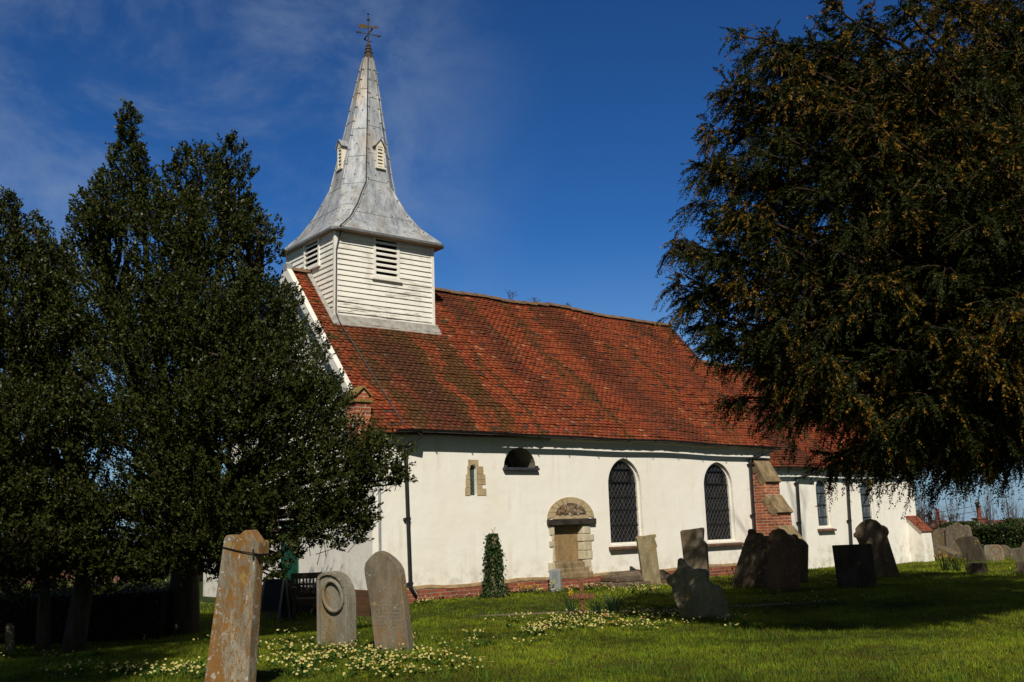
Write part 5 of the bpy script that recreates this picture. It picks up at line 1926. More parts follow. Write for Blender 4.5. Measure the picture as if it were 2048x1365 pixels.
def ivy_stump():
    g = np.random.default_rng(8)
    P = onY(990, 1191, -0.62)
    root = empty('ivy_stump', 'broken stone grave cross smothered in dark ivy against the white wall', 'ivy covered cross', tuple(P))
    mb = MB()
    mb.hexa([(-0.17, -0.12, -0.2), (0.17, -0.12, -0.2), (0.17, 0.12, -0.2), (-0.17, 0.12, -0.2), (-0.07, -0.08, 1.18), (0.07, -0.08, 1.18), (0.07, 0.08, 1.18), (-0.07, 0.08, 1.18)])
    mb.hexa([(0.02, -0.07, 0.86), (0.16, -0.07, 0.88), (0.16, 0.07, 0.88), (0.02, 0.07, 0.86), (0.02, -0.07, 1.02), (0.13, -0.06, 1.05), (0.13, 0.06, 1.05), (0.02, 0.07, 1.02)])
    mb.hexa([(0.10, -0.10, -0.2), (0.30, -0.10, -0.2), (0.30, 0.10, -0.2), (0.10, 0.10, -0.2), (0.12, -0.08, 0.36), (0.19, -0.08, 0.34), (0.19, 0.08, 0.34), (0.12, 0.08, 0.36)])
    mb.build('stone_shaft', S_YL, root, bevel=0.03)
    n = 3300
    z = g.random(n) ** 1.05 * 1.26 - 0.02
    r = (0.25 - 0.155 * z) * (1 + 0.30 * np.sin(6 * z + 2.4)) + g.normal(0, 0.03, n) + 0.07 * (g.random(n) < .06)
    a = g.uniform(0, 2 * pi, n)
    O = np.stack([r * np.cos(a), r * 0.75 * np.sin(a), z], 1)
    keep = ~((O[:, 0] > 0.06) & (O[:, 2] > 0.84) & (g.random(n) < .75)) & ~((O[:, 0] > 0.08) & (O[:, 2] < 0.38) & (g.random(n) < .6))
    O = O[keep]
    n = len(O)
    D = unit(np.stack([np.cos(a[keep]) * .7, np.sin(a[keep]) * .7, np.full(n, -0.7)], 1) + g.normal(0, .35, (n, 3)))
    c = np.array([0.028, 0.055, 0.012]) * g.uniform(.45, 1.4, (n, 1))
    L = g.uniform(.035, .065, n)
    leaf_cloud('ivy', O, D, L, L * 0.85, c, HLEAF, root, seed=3)
    mb = MB()
    for p0, p1 in (((-.12, -.05, .55), (-.36, -.1, .42)), ((.1, -.03, .62), (.33, -.05, .44)), ((.12, 0, .86), (.30, -.02, .80)), ((0, 0, 1.2), (.06, 0, 1.36)), ((0, 0, 1.2), (-.05, 0, 1.33))):
        mb.tube(curve(p0, p1, 0.03, 5), 0.005, 4)
    mb.build('dry_stem', BARK, root)


ivy_stump()


def bush(name, label, center, rad, n, colr, seed, cat='bush', leaf=0.05, mat=HLEAF, parent=None, ground=True, part='foliage'):
    g = np.random.default_rng(seed)
    c = np.array(center, float)
    if parent is None:
        root = empty(name, label, cat, (c[0], c[1], float(gz(c[0], c[1])) if ground else c[2]))
        o0 = np.array(root.location)
    else:
        root = parent
        o0 = np.zeros(3)
    d = unit(g.normal(size=(n, 3)))
    r = g.random(n) ** (1 / 2.2)
    wob = 1 + 0.22 * np.sin(5 * d[:, 0] + 3 * d[:, 2]) * np.cos(4 * d[:, 1])
    O = c + d * np.array(rad) * (r * wob)[:, None] - o0
    D = unit(d * .6 + np.array([0, 0, .5]) + g.normal(0, .6, (n, 3)))
    cc = np.array(colr) * g.uniform(.5, 1.4, (n, 1))
    L = g.uniform(.7, 1.3, n) * leaf
    leaf_cloud(part, O, D, L, L * .5, cc, mat, root, seed=seed)
    if parent is None:
        mb = MB()
        rr = random.Random(seed)
        for k in range(7):
            q = c - o0 + np.array([rr.uniform(-.6, .6) * rad[0], rr.uniform(-.6, .6) * rad[1], rr.uniform(0, .6) * rad[2]])
            mb.tube(curve((rr.uniform(-.03, .03), rr.uniform(-.03, .03), -0.05), q, 0.0, 5, .02, rr), 0.008, 5, cap=False)
        mb.build('stem', BARK, root)
    return root


bp_ = gpt(1512, 1160)[0]
bush('clipped_bush', 'rounded black green bush growing before the slant sided headstone', (bp_[0] - 0.1, bp_[1] - 0.25, 0.42), (0.21, 0.2, 0.38), 2600, (0.010, 0.016, 0.006), 15, leaf=0.045)
bush('', '', (0, 0, 0.52), (0.3, 0.3, 0.26), 1200, (0.022, 0.04, 0.012), 16, parent=tu, part='foliage')
bush('', '', (0, 0, 0.58), (0.29, 0.29, 0.2), 26, (0.5, 0.09, 0.03), 17, parent=tu, part='blossom', mat=PETAL, leaf=0.07)


def blades(name, roots, n, h, w, lean, colr, mat, seed, parent=None):
    """long strap leaves growing in clumps"""
    g = np.random.default_rng(seed)
    V, Fc, C = [], [], []
    for (x, y, z) in roots:
        for k in range(n):
            a = g.uniform(0, 2 * pi)
            r = g.uniform(0, .07)
            hh = h * g.uniform(.6, 1.15)
            le = lean * g.uniform(.2, 1.3) * hh
            px, py = x + r * cos(a), y + r * sin(a)
            sx, sy = -sin(a + g.normal(0, .5)) * w / 2, cos(a) * w / 2
            i = len(V)
            for t, ww in ((0, 1), (.4, 1), (.75, .8), (1.0, .15)):
                cx, cy, cz = px + cos(a) * le * t * t, py + sin(a) * le * t * t, z - 0.02 + hh * (t - .15 * t * t * lean)
                V += [(cx - sx * ww, cy - sy * ww, cz), (cx + sx * ww, cy + sy * ww, cz)]
            for q in range(3):
                Fc.append((i + 2 * q, i + 2 * q + 1, i + 2 * q + 3, i + 2 * q + 2))
            cc = np.array(colr) * g.uniform(.6, 1.3)
            C += [cc] * 8
    return npmesh(name, np.array(V), np.array(Fc), mat, parent, np.array(C))


def daff_flower(mb, p, s, c1, c2, rr):
    yaw = rr.uniform(0, 2 * pi)
    f = Vector((cos(yaw), sin(yaw), 0.25)).normalized()
    e1 = f.cross(Vector((0, 0, 1))).normalized()
    e2 = e1.cross(f)
    for k in range(6):
        a = k * pi / 3
        d = e1 * cos(a) + e2 * sin(a)
        s1 = e1 * cos(a + .45) + e2 * sin(a + .45)
        s2 = e1 * cos(a - .45) + e2 * sin(a - .45)
        mb.face([p, p + s2 * s * .6 + f * .004, p + d * s, p + s1 * s * .6 + f * .004], c1)
    mb.tube([p, p + f * s * .55], [s * .22, s * .36], 7, c2, cap=False)


def daffodils(name, label, cat, pts, h, n_leaf, flowers, seed, lean=0.5, leafc=(0.035, 0.075, 0.035), fs=0.042, group=None):
    """pts: ground points of one clump; flowers: (dx,dy,h)"""
    rr = random.Random(seed)
    c = pts[0]
    root = empty(name, label, cat, tuple(c), group)
    rel = [(p[0] - c[0], p[1] - c[1], p[2] - c[2]) for p in pts]
    blades('leaf_clump', rel, n_leaf, h, 0.016, lean, leafc, GRASS, seed, root)
    if flowers:
        ms, mf = MB(), MB()
        for (dx, dy, fh) in flowers:
            ms.tube(curve((dx * .5, dy * .5, 0), (dx, dy, fh), 0.0, 4), 0.005, 4, (0.04, 0.09, 0.02), cap=False)
            daff_flower(mf, Vector((dx, dy, fh)), fs, (0.70, 0.42, 0.03), (0.75, 0.25, 0.01), rr)
        ms.build('flower_stem', GRASS, root)
        mf.build('flower', PETAL, root)
    return root


def jig(px, py, n, r, seed):
    rr = random.Random(seed)
    p = gpt(px, py)[0]
    out = []
    for k in range(n):
        x, y = p[0] + rr.uniform(-r, r), p[1] + rr.uniform(-r, r)
        out.append((x, y, float(gz(x, y))))
    return out


pd = gpt(1139, 1234)[0]
daffodils('daffodil', 'single orange yellow daffodil with strap leaves beside the wooden cross', 'daffodil', jig(1146, 1235, 3, .05, 2), 0.42, 9,
          [(-0.06, -0.03, 0.40)], 4, 0.5, fs=0.065)
daffodils('daffodil_clump', 'clump of long daffodil leaves without flowers behind the wooden cross', 'daffodil leaves', jig(1196, 1232, 3, .06, 5), 0.40, 10, [], 5, 0.8)
daffodils('daffodil_clump', 'wide arching clump of daffodil leaves at the edge of the yew shade', 'daffodil leaves', jig(1228, 1226, 5, .10, 6), 0.38, 11, [], 6, 0.9)
daffodils('daffodil_clump', 'yellow daffodils flowering at the foot of the slant sided headstone', 'daffodils', jig(1480, 1172, 6, .25, 7), 0.3, 8,
          [(random.Random(k).uniform(-.5, .4), random.Random(k + 50).uniform(-.25, .25), random.Random(k + 90).uniform(.28, .42)) for k in range(8)], 7)
daffodils('daffodil_clump', 'tall daffodil leaves with few flowers before the leaning dark headstone', 'daffodils', jig(1912, 1143, 7, .28, 8), 0.55, 12,
          [(random.Random(k).uniform(-.2, .7), random.Random(k + 50).uniform(-.25, .25), random.Random(k + 90).uniform(.25, .5)) for k in range(10)], 8, 0.6, (0.03, 0.055, 0.02))
daffodils('daffodil_clump', 'small golden daffodils growing between the ivy and the modern headstone', 'daffodils', [tuple(onY(x, 1186, -0.35)) for x in (1040, 1052, 1062, 1070)], 0.13, 8,
          [(random.Random(k).uniform(-.1, .6), random.Random(k + 50).uniform(-.1, .1), random.Random(k + 90).uniform(.08, .17)) for k in range(15)], 9, fs=0.03)

# primroses: a carpet nobody could count -----------------------------------------
g = np.random.default_rng(99)


def primrose_points(px0, px1, py0, py1, n, dens):
    out = []
    tries = 0
    while len(out) < n and tries < n * 60:
        tries += 1
        x, y = g.uniform(px0, px1), g.uniform(py0, py1)
        if g.random() < dens(x, y):
            out.append(gpt(x, y)[0])
    return out


def bell(v, c, w):
    return math.exp(-((v - c) / w) ** 2)


# clumps are described where they grow: a bed in the foreground, a bed round the cross, a strip along the wall
beds = []
beds += primrose_points(90, 960, 1270, 1362, 230, lambda x, y: max(bell(x, 720, 190) * bell(y, 1325, 34), 0.55 * bell(x, 590, 60) * bell(y, 1305, 16), 0.5 * bell(x, 830, 110) * bell(y, 1308, 14), 0.75 * bell(x, 300, 150) * bell(y, 1352, 12), 0.55 * bell(x, 560, 60) * bell(y, 1350, 20), 0.3 * bell(x, 920, 50) * bell(y, 1298, 10)))
beds += primrose_points(960, 1520, 1195, 1330, 175, lambda x, y: max(bell(x, 1190, 120) * bell(y, 1247, 13), 0.8 * bell(x, 1320, 70) * bell(y, 1233, 12), 0.7 * bell(x, 1080, 50) * bell(y, 1262, 10), 0.2 * bell(x, 1010, 60) * bell(y, 1292, 10)))
beds += primrose_points(1462, 1540, 1215, 1262, 7, lambda x, y: bell(x, 1478, 14) * bell(y, 1232, 7) + 0.1)
beds += primrose_points(820, 1250, 1172, 1212, 90, lambda x, y: bell(y, 1205 - (x - 820) * 0.078, 5))
beds += primrose_points(1200, 1330, 1174, 1196, 24, lambda x, y: 0.6)
beds += primrose_points(826, 852, 1212, 1224, 8, lambda x, y: 1)
beds += primrose_points(1480, 1760, 1160, 1215, 26, lambda x, y: 0.5)
beds += primrose_points(0, 420, 1285, 1362, 14, lambda x, y: 0.5)
fv, ff, fc, lv, lf, lc = [], [], [], [], [], []
for P in beds:
    near = (np.array(P) - CAM) @ _fw
    tint = g.random()
    pink = (near > 15 and tint < 0.12) or tint < 0.012
    red = near > 15 and tint < 0.05
    nf = int(g.integers(1, 8))
    R = 0.05 + 0.018 * nf
    for k in range(int(g.integers(7, 13))):
        a = g.uniform(0, 2 * pi)
        l = g.uniform(.05, .11)
        w = l * .38
        p0 = np.array([P[0], P[1], 0]) + np.array([cos(a), sin(a), 0]) * g.uniform(0, R * .6)
        p0[2] = float(gz(p0[0], p0[1])) + 0.015
        dirv = np.array([cos(a) * .85, sin(a) * .85, g.uniform(.2, .9)])
        sd = np.array([-sin(a), cos(a), 0]) * w / 2
        i = len(lv)
        m = p0 + dirv * l * .6
        lv += [p0, m - sd, p0 + dirv * l - np.array([0, 0, .012]), m + sd]
        lf.append((i, i + 1, i + 2, i + 3))
        cc = np.array([0.055, 0.115, 0.018]) * g.uniform(.6, 1.25)
        lc += [cc] * 4
    for k in range(nf):
        a = g.uniform(0, 2 * pi)
        r = R * math.sqrt(g.random())
        x, y = P[0] + r * cos(a), P[1] + r * sin(a)
        z = float(gz(x, y)) + g.uniform(.05, .115)
        nrm = unit(np.array([g.normal(0, .45) - 0.25, g.normal(0, .45) - 0.45, 1.0]))
        e1 = unit(np.cross(nrm, [0.3, 1, 0.1]))
        e2 = np.cross(nrm, e1)
        s = g.uniform(.010, .0175)
        col3 = np.array([0.72, 0.68, 0.30]) * g.uniform(.75, 1.08)
        if red:
            col3 = np.array([0.30, 0.012, 0.03])
        elif pink:
            col3 = np.array([0.50, 0.17, 0.26])
        c0 = np.array([x, y, z])
        ph = g.uniform(0, 2)
        for q in range(5):
            b = ph + q * 2 * pi / 5
            d = e1 * cos(b) + e2 * sin(b)
            s1 = e1 * cos(b + .55) + e2 * sin(b + .55)
            s2 = e1 * cos(b - .55) + e2 * sin(b - .55)
            i = len(fv)
            fv += [c0, c0 + s2 * s * .85, c0 + d * s + nrm * .002, c0 + s1 * s * .85]
            ff.append((i, i + 1, i + 2, i + 3))
            fc += [np.array([0.70, 0.42, 0.04])] + [col3] * 3
o = npmesh('primrose_leaves', np.array(lv), np.array(lf), GRASS, None, np.array(lc))
tag(o, 'crinkled green primrose leaves spread through the grass', 'primrose leaves', kind='stuff')
o = npmesh('primroses', np.array(fv), np.array(ff), PETAL, None, np.array(fc))
tag(o, 'carpet of pale yellow primroses with a few pink ones in the grass', 'primroses', kind='stuff')

# ================================================================== GRASS


def grass():
    g = np.random.default_rng(123)
    Vs, Cs = [], []
    for (t0, t1, dens, h, w) in ((8.6, 12.5, 4200, 0.040, 0.0055), (12.5, 17, 2500, 0.042, 0.008), (17, 24, 1300, 0.045, 0.012), (24, 34, 520, 0.05, 0.02)):
        area = (t1 ** 2 - t0 ** 2) / 2 * (2048 * 1.37 / F)
        n = int(area * dens)
        t = np.sqrt(g.uniform(t0 ** 2, t1 ** 2, n))
        px = g.uniform(-330, 2480, n)
        k = (px - 1024) / F
        fh = _fw[:2] / np.hypot(*_fw[:2])
        rh = _r[:2] / np.hypot(*_r[:2])
        P = CAM[:2] + fh * t[:, None] + rh * (t * k)[:, None]
        x, y = P[:, 0], P[:, 1]
        ok = ~((x > X0 - .1) & (y > -0.08) & (x < XE + .3)) & ~((x > XE) & (y > CY - .02) & (x < CX1)) & ~((x > BX0) & (x < BX1) & (y > -1.05)) & ~((x > 20.1) & (x < 20.75) & (y > 0)) & (y < 9)
        # thin on the path
        dmin = np.full(n, 9.0)
        for s in sub[::2]:
            dmin = np.minimum(dmin, np.hypot(x - s[0], y - s[1]))
        ok &= (dmin > 0.15) | (g.random(n) < 0.06)
        f1 = np.sin(1.9 * x + 1.2 * np.sin(1.3 * y)) * np.sin(2.1 * y + 1.4 * np.sin(1.1 * x))
        f2 = np.sin(5.1 * x + 2 * np.sin(3.3 * y)) * np.sin(4.6 * y + 2 * np.sin(3.9 * x))
        f3 = np.sin(0.8 * x + 1.0) * np.sin(0.9 * y + 0.3 * x)
        f4 = np.sin(9.3 * x + 2.2 * np.sin(7.1 * y)) * np.sin(8.7 * y + 2.1 * np.sin(6.3 * x))
        worn = np.clip(0.45 * f1 + 0.40 * f2 + 0.40 * f4 + 0.25 * g.normal(size=n) - 0.14, 0, 1)
        ok &= g.random(n) > worn * 0.95
        x, y, f1, f2, f3 = x[ok], y[ok], f1[ok], f2[ok], f3[ok]
        n = len(x)
        z = gz(x, y) - 0.004
        H = h * g.uniform(.5, 1.25, n) * (1 + .30 * f1 + 0.2 * f2)
        a = g.uniform(0, 2 * pi, n)
        W = w * g.uniform(.6, 1.2, n) / 2
        le = H * g.uniform(.15, 1.0, n)
        b = a + pi / 2 + g.normal(0, .6, n)
        V = np.empty((n, 3, 3))
        V[:, 0] = np.stack([x - np.cos(a) * W, y - np.sin(a) * W, z], 1)
        V[:, 1] = np.stack([x + np.cos(a) * W, y + np.sin(a) * W, z], 1)
        V[:, 2] = np.stack([x + np.cos(b) * le, y + np.sin(b) * le, z + H], 1)
        f4k = np.sin(9.3 * x + 2.2 * np.sin(7.1 * y)) * np.sin(8.7 * y + 2.1 * np.sin(6.3 * x))
        c = np.array([0.215, 0.270, 0.013])[None] * g.uniform(.45, 1.35, (n, 1)) * np.clip(0.95 + 0.36 * f3 + 0.34 * f1 - 0.28 * f2 + 0.2 * f4k, .3, 1.8)[:, None]
        dry = np.clip(0.25 + 0.5 * f3 + 0.35 * f2, 0, 1)[:, None] * g.random((n, 1))
        c = c * (1 - .55 * dry) + np.array([0.34, 0.25, 0.04]) * .55 * dry
        st = g.random(n) < 0.035
        c[st] = np.array([0.20, 0.15, 0.06]) * g.uniform(.5, 1, (st.sum(), 1))
        Vs.append(V.reshape(-1, 3))
        Cs.append(np.repeat(c, 3, 0))
    # longer uncut tufts round the foot of every stone and here and there on the lawn
    tx, ty, th_ = [], [], []
    for (fx, fy, ua, a0, a1, tk) in STONE_FEET:
        m = int(160 * (a1 - a0 + .2))
        q = g.uniform(a0 - .08, a1 + .08, m)
        d = np.where(g.random(m) < .65, -np.abs(g.normal(.02, .035, m)), tk + np.abs(g.normal(.02, .03, m)))
        tx.append(fx + cos(ua) * q - sin(ua) * d)
        ty.append(fy + sin(ua) * q + cos(ua) * d)
        th_.append(g.uniform(.05, .15, m))
    for k in range(260):
        P_ = gpt(g.uniform(0, 2048), 1200 + 165 * g.random() ** .6)[0]
        m = int(g.integers(10, 40))
        tx.append(P_[0] + g.normal(0, .05, m))
        ty.append(P_[1] + g.normal(0, .05, m))
        th_.append(g.uniform(.04, .11, m))
    x, y, H = np.concatenate(tx), np.concatenate(ty), np.concatenate(th_)
    n = len(x)
    z = gz(x, y) - 0.004
    a = g.uniform(0, 2 * pi, n)
    W = g.uniform(.003, .006, n)
    le = H * g.uniform(.1, .9, n)
    V = np.empty((n, 3, 3))
    V[:, 0] = np.stack([x - np.cos(a) * W, y - np.sin(a) * W, z], 1)
    V[:, 1] = np.stack([x + np.cos(a) * W, y + np.sin(a) * W, z], 1)
    V[:, 2] = np.stack([x - np.sin(a) * le, y + np.cos(a) * le, z + H], 1)
    Vs.append(V.reshape(-1, 3))
    Cs.append(np.repeat(np.array([0.11, 0.19, 0.02])[None] * g.uniform(.5, 1.4, (n, 1)), 3, 0))
    V = np.concatenate(Vs)
    C = np.concatenate(Cs)
    print('grass blades', len(V) // 3)
    o = npmesh('grass', V, np.arange(len(V)).reshape(-1, 3), GRASS, None, C)
    tag(o, 'short mown churchyard grass', 'grass', kind='stuff')


grass()
# evergreen standing beside the camera, out of the picture: its shade lies over the near grass
def fr(d, l, z):
    q = CAM[:2] + (_fw[:2] / np.hypot(*_fw[:2])) * d + (_r[:2] / np.hypot(*_r[:2])) * l
    return (float(q[0]), float(q[1]), z)


bl_ = [fr(4.4, -5.0, 4.6) + (1.5, 1.3, 1.2, 6), fr(4.8, -5.2, 6.2) + (1.7, 1.5, 1.3, 6), fr(5.2, -5.6, 7.8) + (1.5, 1.5, 1.2, 6), fr(4.2, -6.6, 5.5) + (1.4, 1.4, 1.6, 5), fr(5.4, -4.7, 5.3) + (0.9, 0.9, 0.6, 4), fr(5.6, -4.75, 5.8) + (1.2, 1.2, 1.0, 5), fr(6.3, -5.2, 6.9) + (1.5, 1.4, 1.1, 5), fr(5.0, -4.75, 7.3) + (1.2, 1.2, 1.0, 5), fr(6.8, -5.4, 5.4) + (1.3, 1.3, 1.0, 5)]
holly_tree('dark evergreen tree beside the viewpoint shading the near grass', None, [fr(5.0, -5.3, 9.0), fr(4.3, -6.4, 7.2)], bl_, 0.18, 44, 7500, group='evergreen beside the viewpoint', at_=fr(4.6, -5.6, -0.1))
# fallen brown leaves scattered on the turf
n = 260
O = np.array([gpt(g.uniform(0, 2048), 1215 + 145 * g.random() ** .7)[0] for _ in range(n)])
O[:, 2] += 0.03
D = unit(g.normal(size=(n, 3)) * np.array([1, 1, .25]))
o = leaf_cloud('fallen_leaves', O, D, g.uniform(.03, .06, n), 0.022, np.array([0.16, 0.08, 0.035]) * g.uniform(.5, 1.3, (n, 1)), GRASS, seed=4)
tag(o, 'brown fallen leaves lying in the grass', 'fallen leaves', kind='stuff')

# ================================================================== LEFT BACKGROUND


def hedge(name, label, pa, pb, w, h, n, colr, seed, leaf=0.045, bumpy=0.05, z0=None):
    g = np.random.default_rng(seed)
    pa, pb = np.array(pa[:2], float), np.array(pb[:2], float)
    zb = float(gz(*pa)) if z0 is None else z0
    root = empty(name, label, 'hedge', (pa[0], pa[1], zb))
    d = pb - pa
    Ln = np.hypot(*d)
    d /= Ln
    nn = np.array([-d[1], d[0]])
    u = g.uniform(0, Ln, n)
    face_ = g.integers(0, 3, n)           # top, front, back
    dd = np.abs(g.normal(0, .05, n))
    v = np.where(face_ == 0, g.uniform(-w / 2, w / 2, n), np.where(face_ == 1, -w / 2 + dd, w / 2 - dd))
    z = np.where(face_ == 0, h - dd, g.uniform(0, h, n))
    z = z * (1 + bumpy * np.sin(3 * u) + bumpy * np.sin(7.3 * u + 1))
    v = v * (1 + bumpy * np.sin(2.3 * u + 2 * z))
    O = np.stack([d[0] * u + nn[0] * v, d[1] * u + nn[1] * v, z], 1)
    D = unit(np.stack([nn[0] * np.sign(v), nn[1] * np.sign(v), np.full(n, .6)], 1) * .7 + g.normal(0, .6, (n, 3)))
    c = np.array(colr) * g.uniform(.5, 1.5, (n, 1))
    L = g.uniform(.7, 1.3, n) * leaf
    leaf_cloud('foliage', O, D, L, L * .55, c, HLEAF, root, seed=seed)
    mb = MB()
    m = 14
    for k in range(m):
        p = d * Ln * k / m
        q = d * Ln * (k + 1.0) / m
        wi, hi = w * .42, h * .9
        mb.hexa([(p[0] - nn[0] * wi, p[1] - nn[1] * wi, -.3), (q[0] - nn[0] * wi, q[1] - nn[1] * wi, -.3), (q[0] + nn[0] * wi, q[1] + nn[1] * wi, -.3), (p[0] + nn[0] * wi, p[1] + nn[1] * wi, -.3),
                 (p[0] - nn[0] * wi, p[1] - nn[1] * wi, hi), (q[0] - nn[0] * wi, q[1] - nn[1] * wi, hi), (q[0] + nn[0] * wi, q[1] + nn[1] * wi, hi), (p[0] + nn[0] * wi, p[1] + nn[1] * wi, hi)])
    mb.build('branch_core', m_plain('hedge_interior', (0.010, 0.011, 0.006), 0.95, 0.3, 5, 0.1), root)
    return root


ha, hb_ = dep(-120, 1200, 18.2), dep(342, 1200, 18.4)
hedge('box_hedge', 'low dark clipped hedge behind the trunks of the evergreens', ha, hb_, 1.5, 0.86, 9000, (0.030, 0.045, 0.010), 51)
ha, hb_ = dep(-100, 1200, 24), dep(345, 1200, 24)
hedge('laurel_hedge', 'sunlit yellow green hedge showing above the low dark one', ha, hb_, 1.2, 0.78, 7000, (0.085, 0.11, 0.02), 52, leaf=0.06)


def cottage(name, label, corner, ux, w, dpt, hw, hr, wallm, roofm, chim=(), wins=(), zb=None):
    """plain house: long side faces us; corner = near ground corner, ux = unit direction along the long side"""
    c = np.array(corner, float)
    z = float(gz(c[0], c[1])) if zb is None else zb
    root = empty(name, label, 'house', (c[0], c[1], z))
    root.rotation_euler.z = math.atan2(ux[1], ux[0])
    mb = MB()
    mb.prism([(0, 0, -1), (0, dpt, -1), (0, dpt, hw), (0, dpt / 2, hr - .05), (0, 0, hw)], (w, 0, 0))
    mb.build('wall', wallm, root)
    mb = MB()
    for s in (0, 1):
        y0, y1 = (-.3, dpt / 2) if s == 0 else (dpt + .3, dpt / 2)
        rows = 14
        for k in range(rows):
            a, b = k / rows, (k + 1) / rows
            ya, yb = y0 + (y1 - y0) * a, y0 + (y1 - y0) * b
            za, zb2 = hw - .15 + (hr - hw + .2) * a, hw - .15 + (hr - hw + .2) * b
            mb.hexa([(-.2, ya, za), (w + .2, ya, za), (w + .2, yb, zb2), (-.2, yb, zb2), (-.2, ya, za + .08), (w + .2, ya, za + .08), (w + .2, yb, zb2 + .04), (-.2, yb, zb2 + .04)])
    rf = mb.build('roof', roofm, root)
    for (x, hh) in chim:
        mb = MB()
        mb.box(x - .45, x + .45, dpt / 2 - .35, dpt / 2 + .35, hr - .6, hr + hh)
        mb.box(x - .52, x + .52, dpt / 2 - .42, dpt / 2 + .42, hr + hh, hr + hh + .12)
        ch = mb.build('chimney', wallm, rf)
        mb = MB()
        mb.tube([(x, dpt / 2, hr + hh + .12), (x, dpt / 2, hr + hh + .2), (x, dpt / 2, hr + hh + .95), (x, dpt / 2, hr + hh + 1.0)], [.19, .17, .14, .18], 10)
        mb.build('chimney_pot', m_plain('red_chimney_pot', (0.26, 0.06, 0.035), .8, .3, 4), rf)
    for (x, zz, ww, wh) in wins:
        mb = MB()
        ring(mb, [(x, zz), (x + ww, zz), (x + ww, zz + wh), (x, zz + wh)], .07, -.06, .02)
        mb.box(x + ww / 2 - .03, x + ww / 2 + .03, -.05, .0, zz, zz + wh)
        wo = mb.build('window', PAINT2, root)
        mb = MB()
        mb.box(x + .05, x + ww - .05, -.03, -.01, zz + .05, zz + wh - .05)
        mb.build('pane', GLASS, wo)
    return root


REDW = m_brick('far_red_brick', (0.30, 0.08, 0.05), (0.22, 0.06, 0.04), (0.25, 0.16, 0.12), 1.0)
ROOFR = m_plain('far_red_roof', (0.15, 0.06, 0.04), .85, .5, 1.2)
ROOFG = m_plain('far_grey_roof', (0.22, 0.20, 0.18), .85, .4, 1.5)
vr = _r[:2] / np.hypot(*_r[:2])
vf = _fw[:2] / np.hypot(*_fw[:2])


def gcorner(px, t):
    p = dep(px, 1090, t)
    return p


p = gcorner(-160, 26.5)
cottage('brick_house', 'low red brick building glimpsed under the evergreens beyond the hedge', p, vr, 5.6, 3, 0.75, 1.15, m_brick('dull_far_brick', (0.22, 0.055, 0.04), (0.15, 0.04, 0.03), (0.16, 0.10, 0.08)), m_plain('brown_far_tile', (0.16, 0.08, 0.05), .85, .4, 2), (), (), zb=-0.6)
p = gcorner(255, 44)
cottage('grey_roofed_shed', 'grey roofed outbuilding behind the sunlit hedge', p, vr, 4.5, 4, 1.8, 2.7, REDW, ROOFG, (), (), zb=-2.5)

# ================================================================== RIGHT BACKGROUND
p = dep(1895, 1100, 78)
hz = CAM[2] + (1029 - 1056) / F * 78
cottage('tiled_cottage', 'red tiled cottage row with two chimneys beyond the churchyard hedge', p, unit(vr * 0.97 + vf * 0.25), 17, 7, 3.6, 6.1, REDW, ROOFR, ((2.1, 0.15), (6.1, 0.2)), ((8.5, 2.2, .9, 1.1), (11.2, 2.2, 2.6, 1.2)), zb=CAM[2] - 0.75 - 6.1)
# gabled dormers as part of the far row are modelled on its roof
ha, hb_ = dep(1905, 1090, 44), dep(2200, 1090, 40)
hedge('field_hedge', 'dense green hedge closing the churchyard in front of the cottage', ha, hb_, 2.2, 1.35, 12000, (0.040, 0.062, 0.012), 61, leaf=0.10, bumpy=0.10, z0=-0.55)
ha, hb_ = dep(1850, 1090, 50), dep(1930, 1090, 47)
hedge('hawthorn_hedge', 'shorter olive hedge beside the white church corner', ha, hb_, 1.8, 1.15, 3500, (0.055, 0.060, 0.02), 62, leaf=0.09, bumpy=0.12, z0=-0.6)


ha, hb_ = dep(-260, 1200, 33), dep(420, 1200, 34)
hedge('thicket', 'tall dark brown green thicket closing the view under the evergreens', ha, hb_, 2.5, 2.1, 9000, (0.030, 0.026, 0.012), 53, leaf=0.10, bumpy=0.16, z0=-0.8)


def thin_shrub(label, px, t, h, n, seed, name='bare_shrub', zb=None):
    rr = random.Random(seed)
    p = dep(px, 1095, t)
    root = empty(name, label, 'shrub', (p[0], p[1], -0.6 if zb is None else zb), 'leafless shrubs beyond the churchyard')
    mb = MB()
    for k in range(n):
        a = rr.uniform(0, 2 * pi)
        r = rr.uniform(0.1, 0.9)
        hh = h * rr.uniform(.55, 1.05)
        e = Vector((r * cos(a), r * sin(a), hh))
        c = curve((r * .3 * cos(a), r * .3 * sin(a), 0), e, 0.0, 5, .05, rr)
        mb.tube(c, [0.022, 0.02, 0.017, 0.014, 0.011, 0.008], 4, cap=False)
        for q in range(5):
            i = rr.choice([2, 3, 4])
            f = c[i] + Vector((rr.gauss(0, .25), rr.gauss(0, .25), rr.uniform(.1, .5)))
            mb.tube([c[i], f], [0.010, 0.005], 3, cap=False)
    mb.build('branches', m_plain('bare_twig', (0.10, 0.07, 0.055), .9, .4, 4), root)
    return root


thin_shrub('purple brown leafless shrub against the white church corner', 1846, 44, 3.2, 46, 1)
thin_shrub('thin leafless shrub rising behind the joined headstones', 1885, 48, 2.6, 22, 2)
thin_shrub('tall budding shrub standing before the cottage gable', 1908, 52, 2.9, 26, 3)
thin_shrub('sparse leafless saplings over the cottage ridge', 1985, 60, 3.4, 24, 4)
thin_shrub('fine leafless saplings at the far end of the cottage roof', 2030, 58, 3.5, 26, 5)
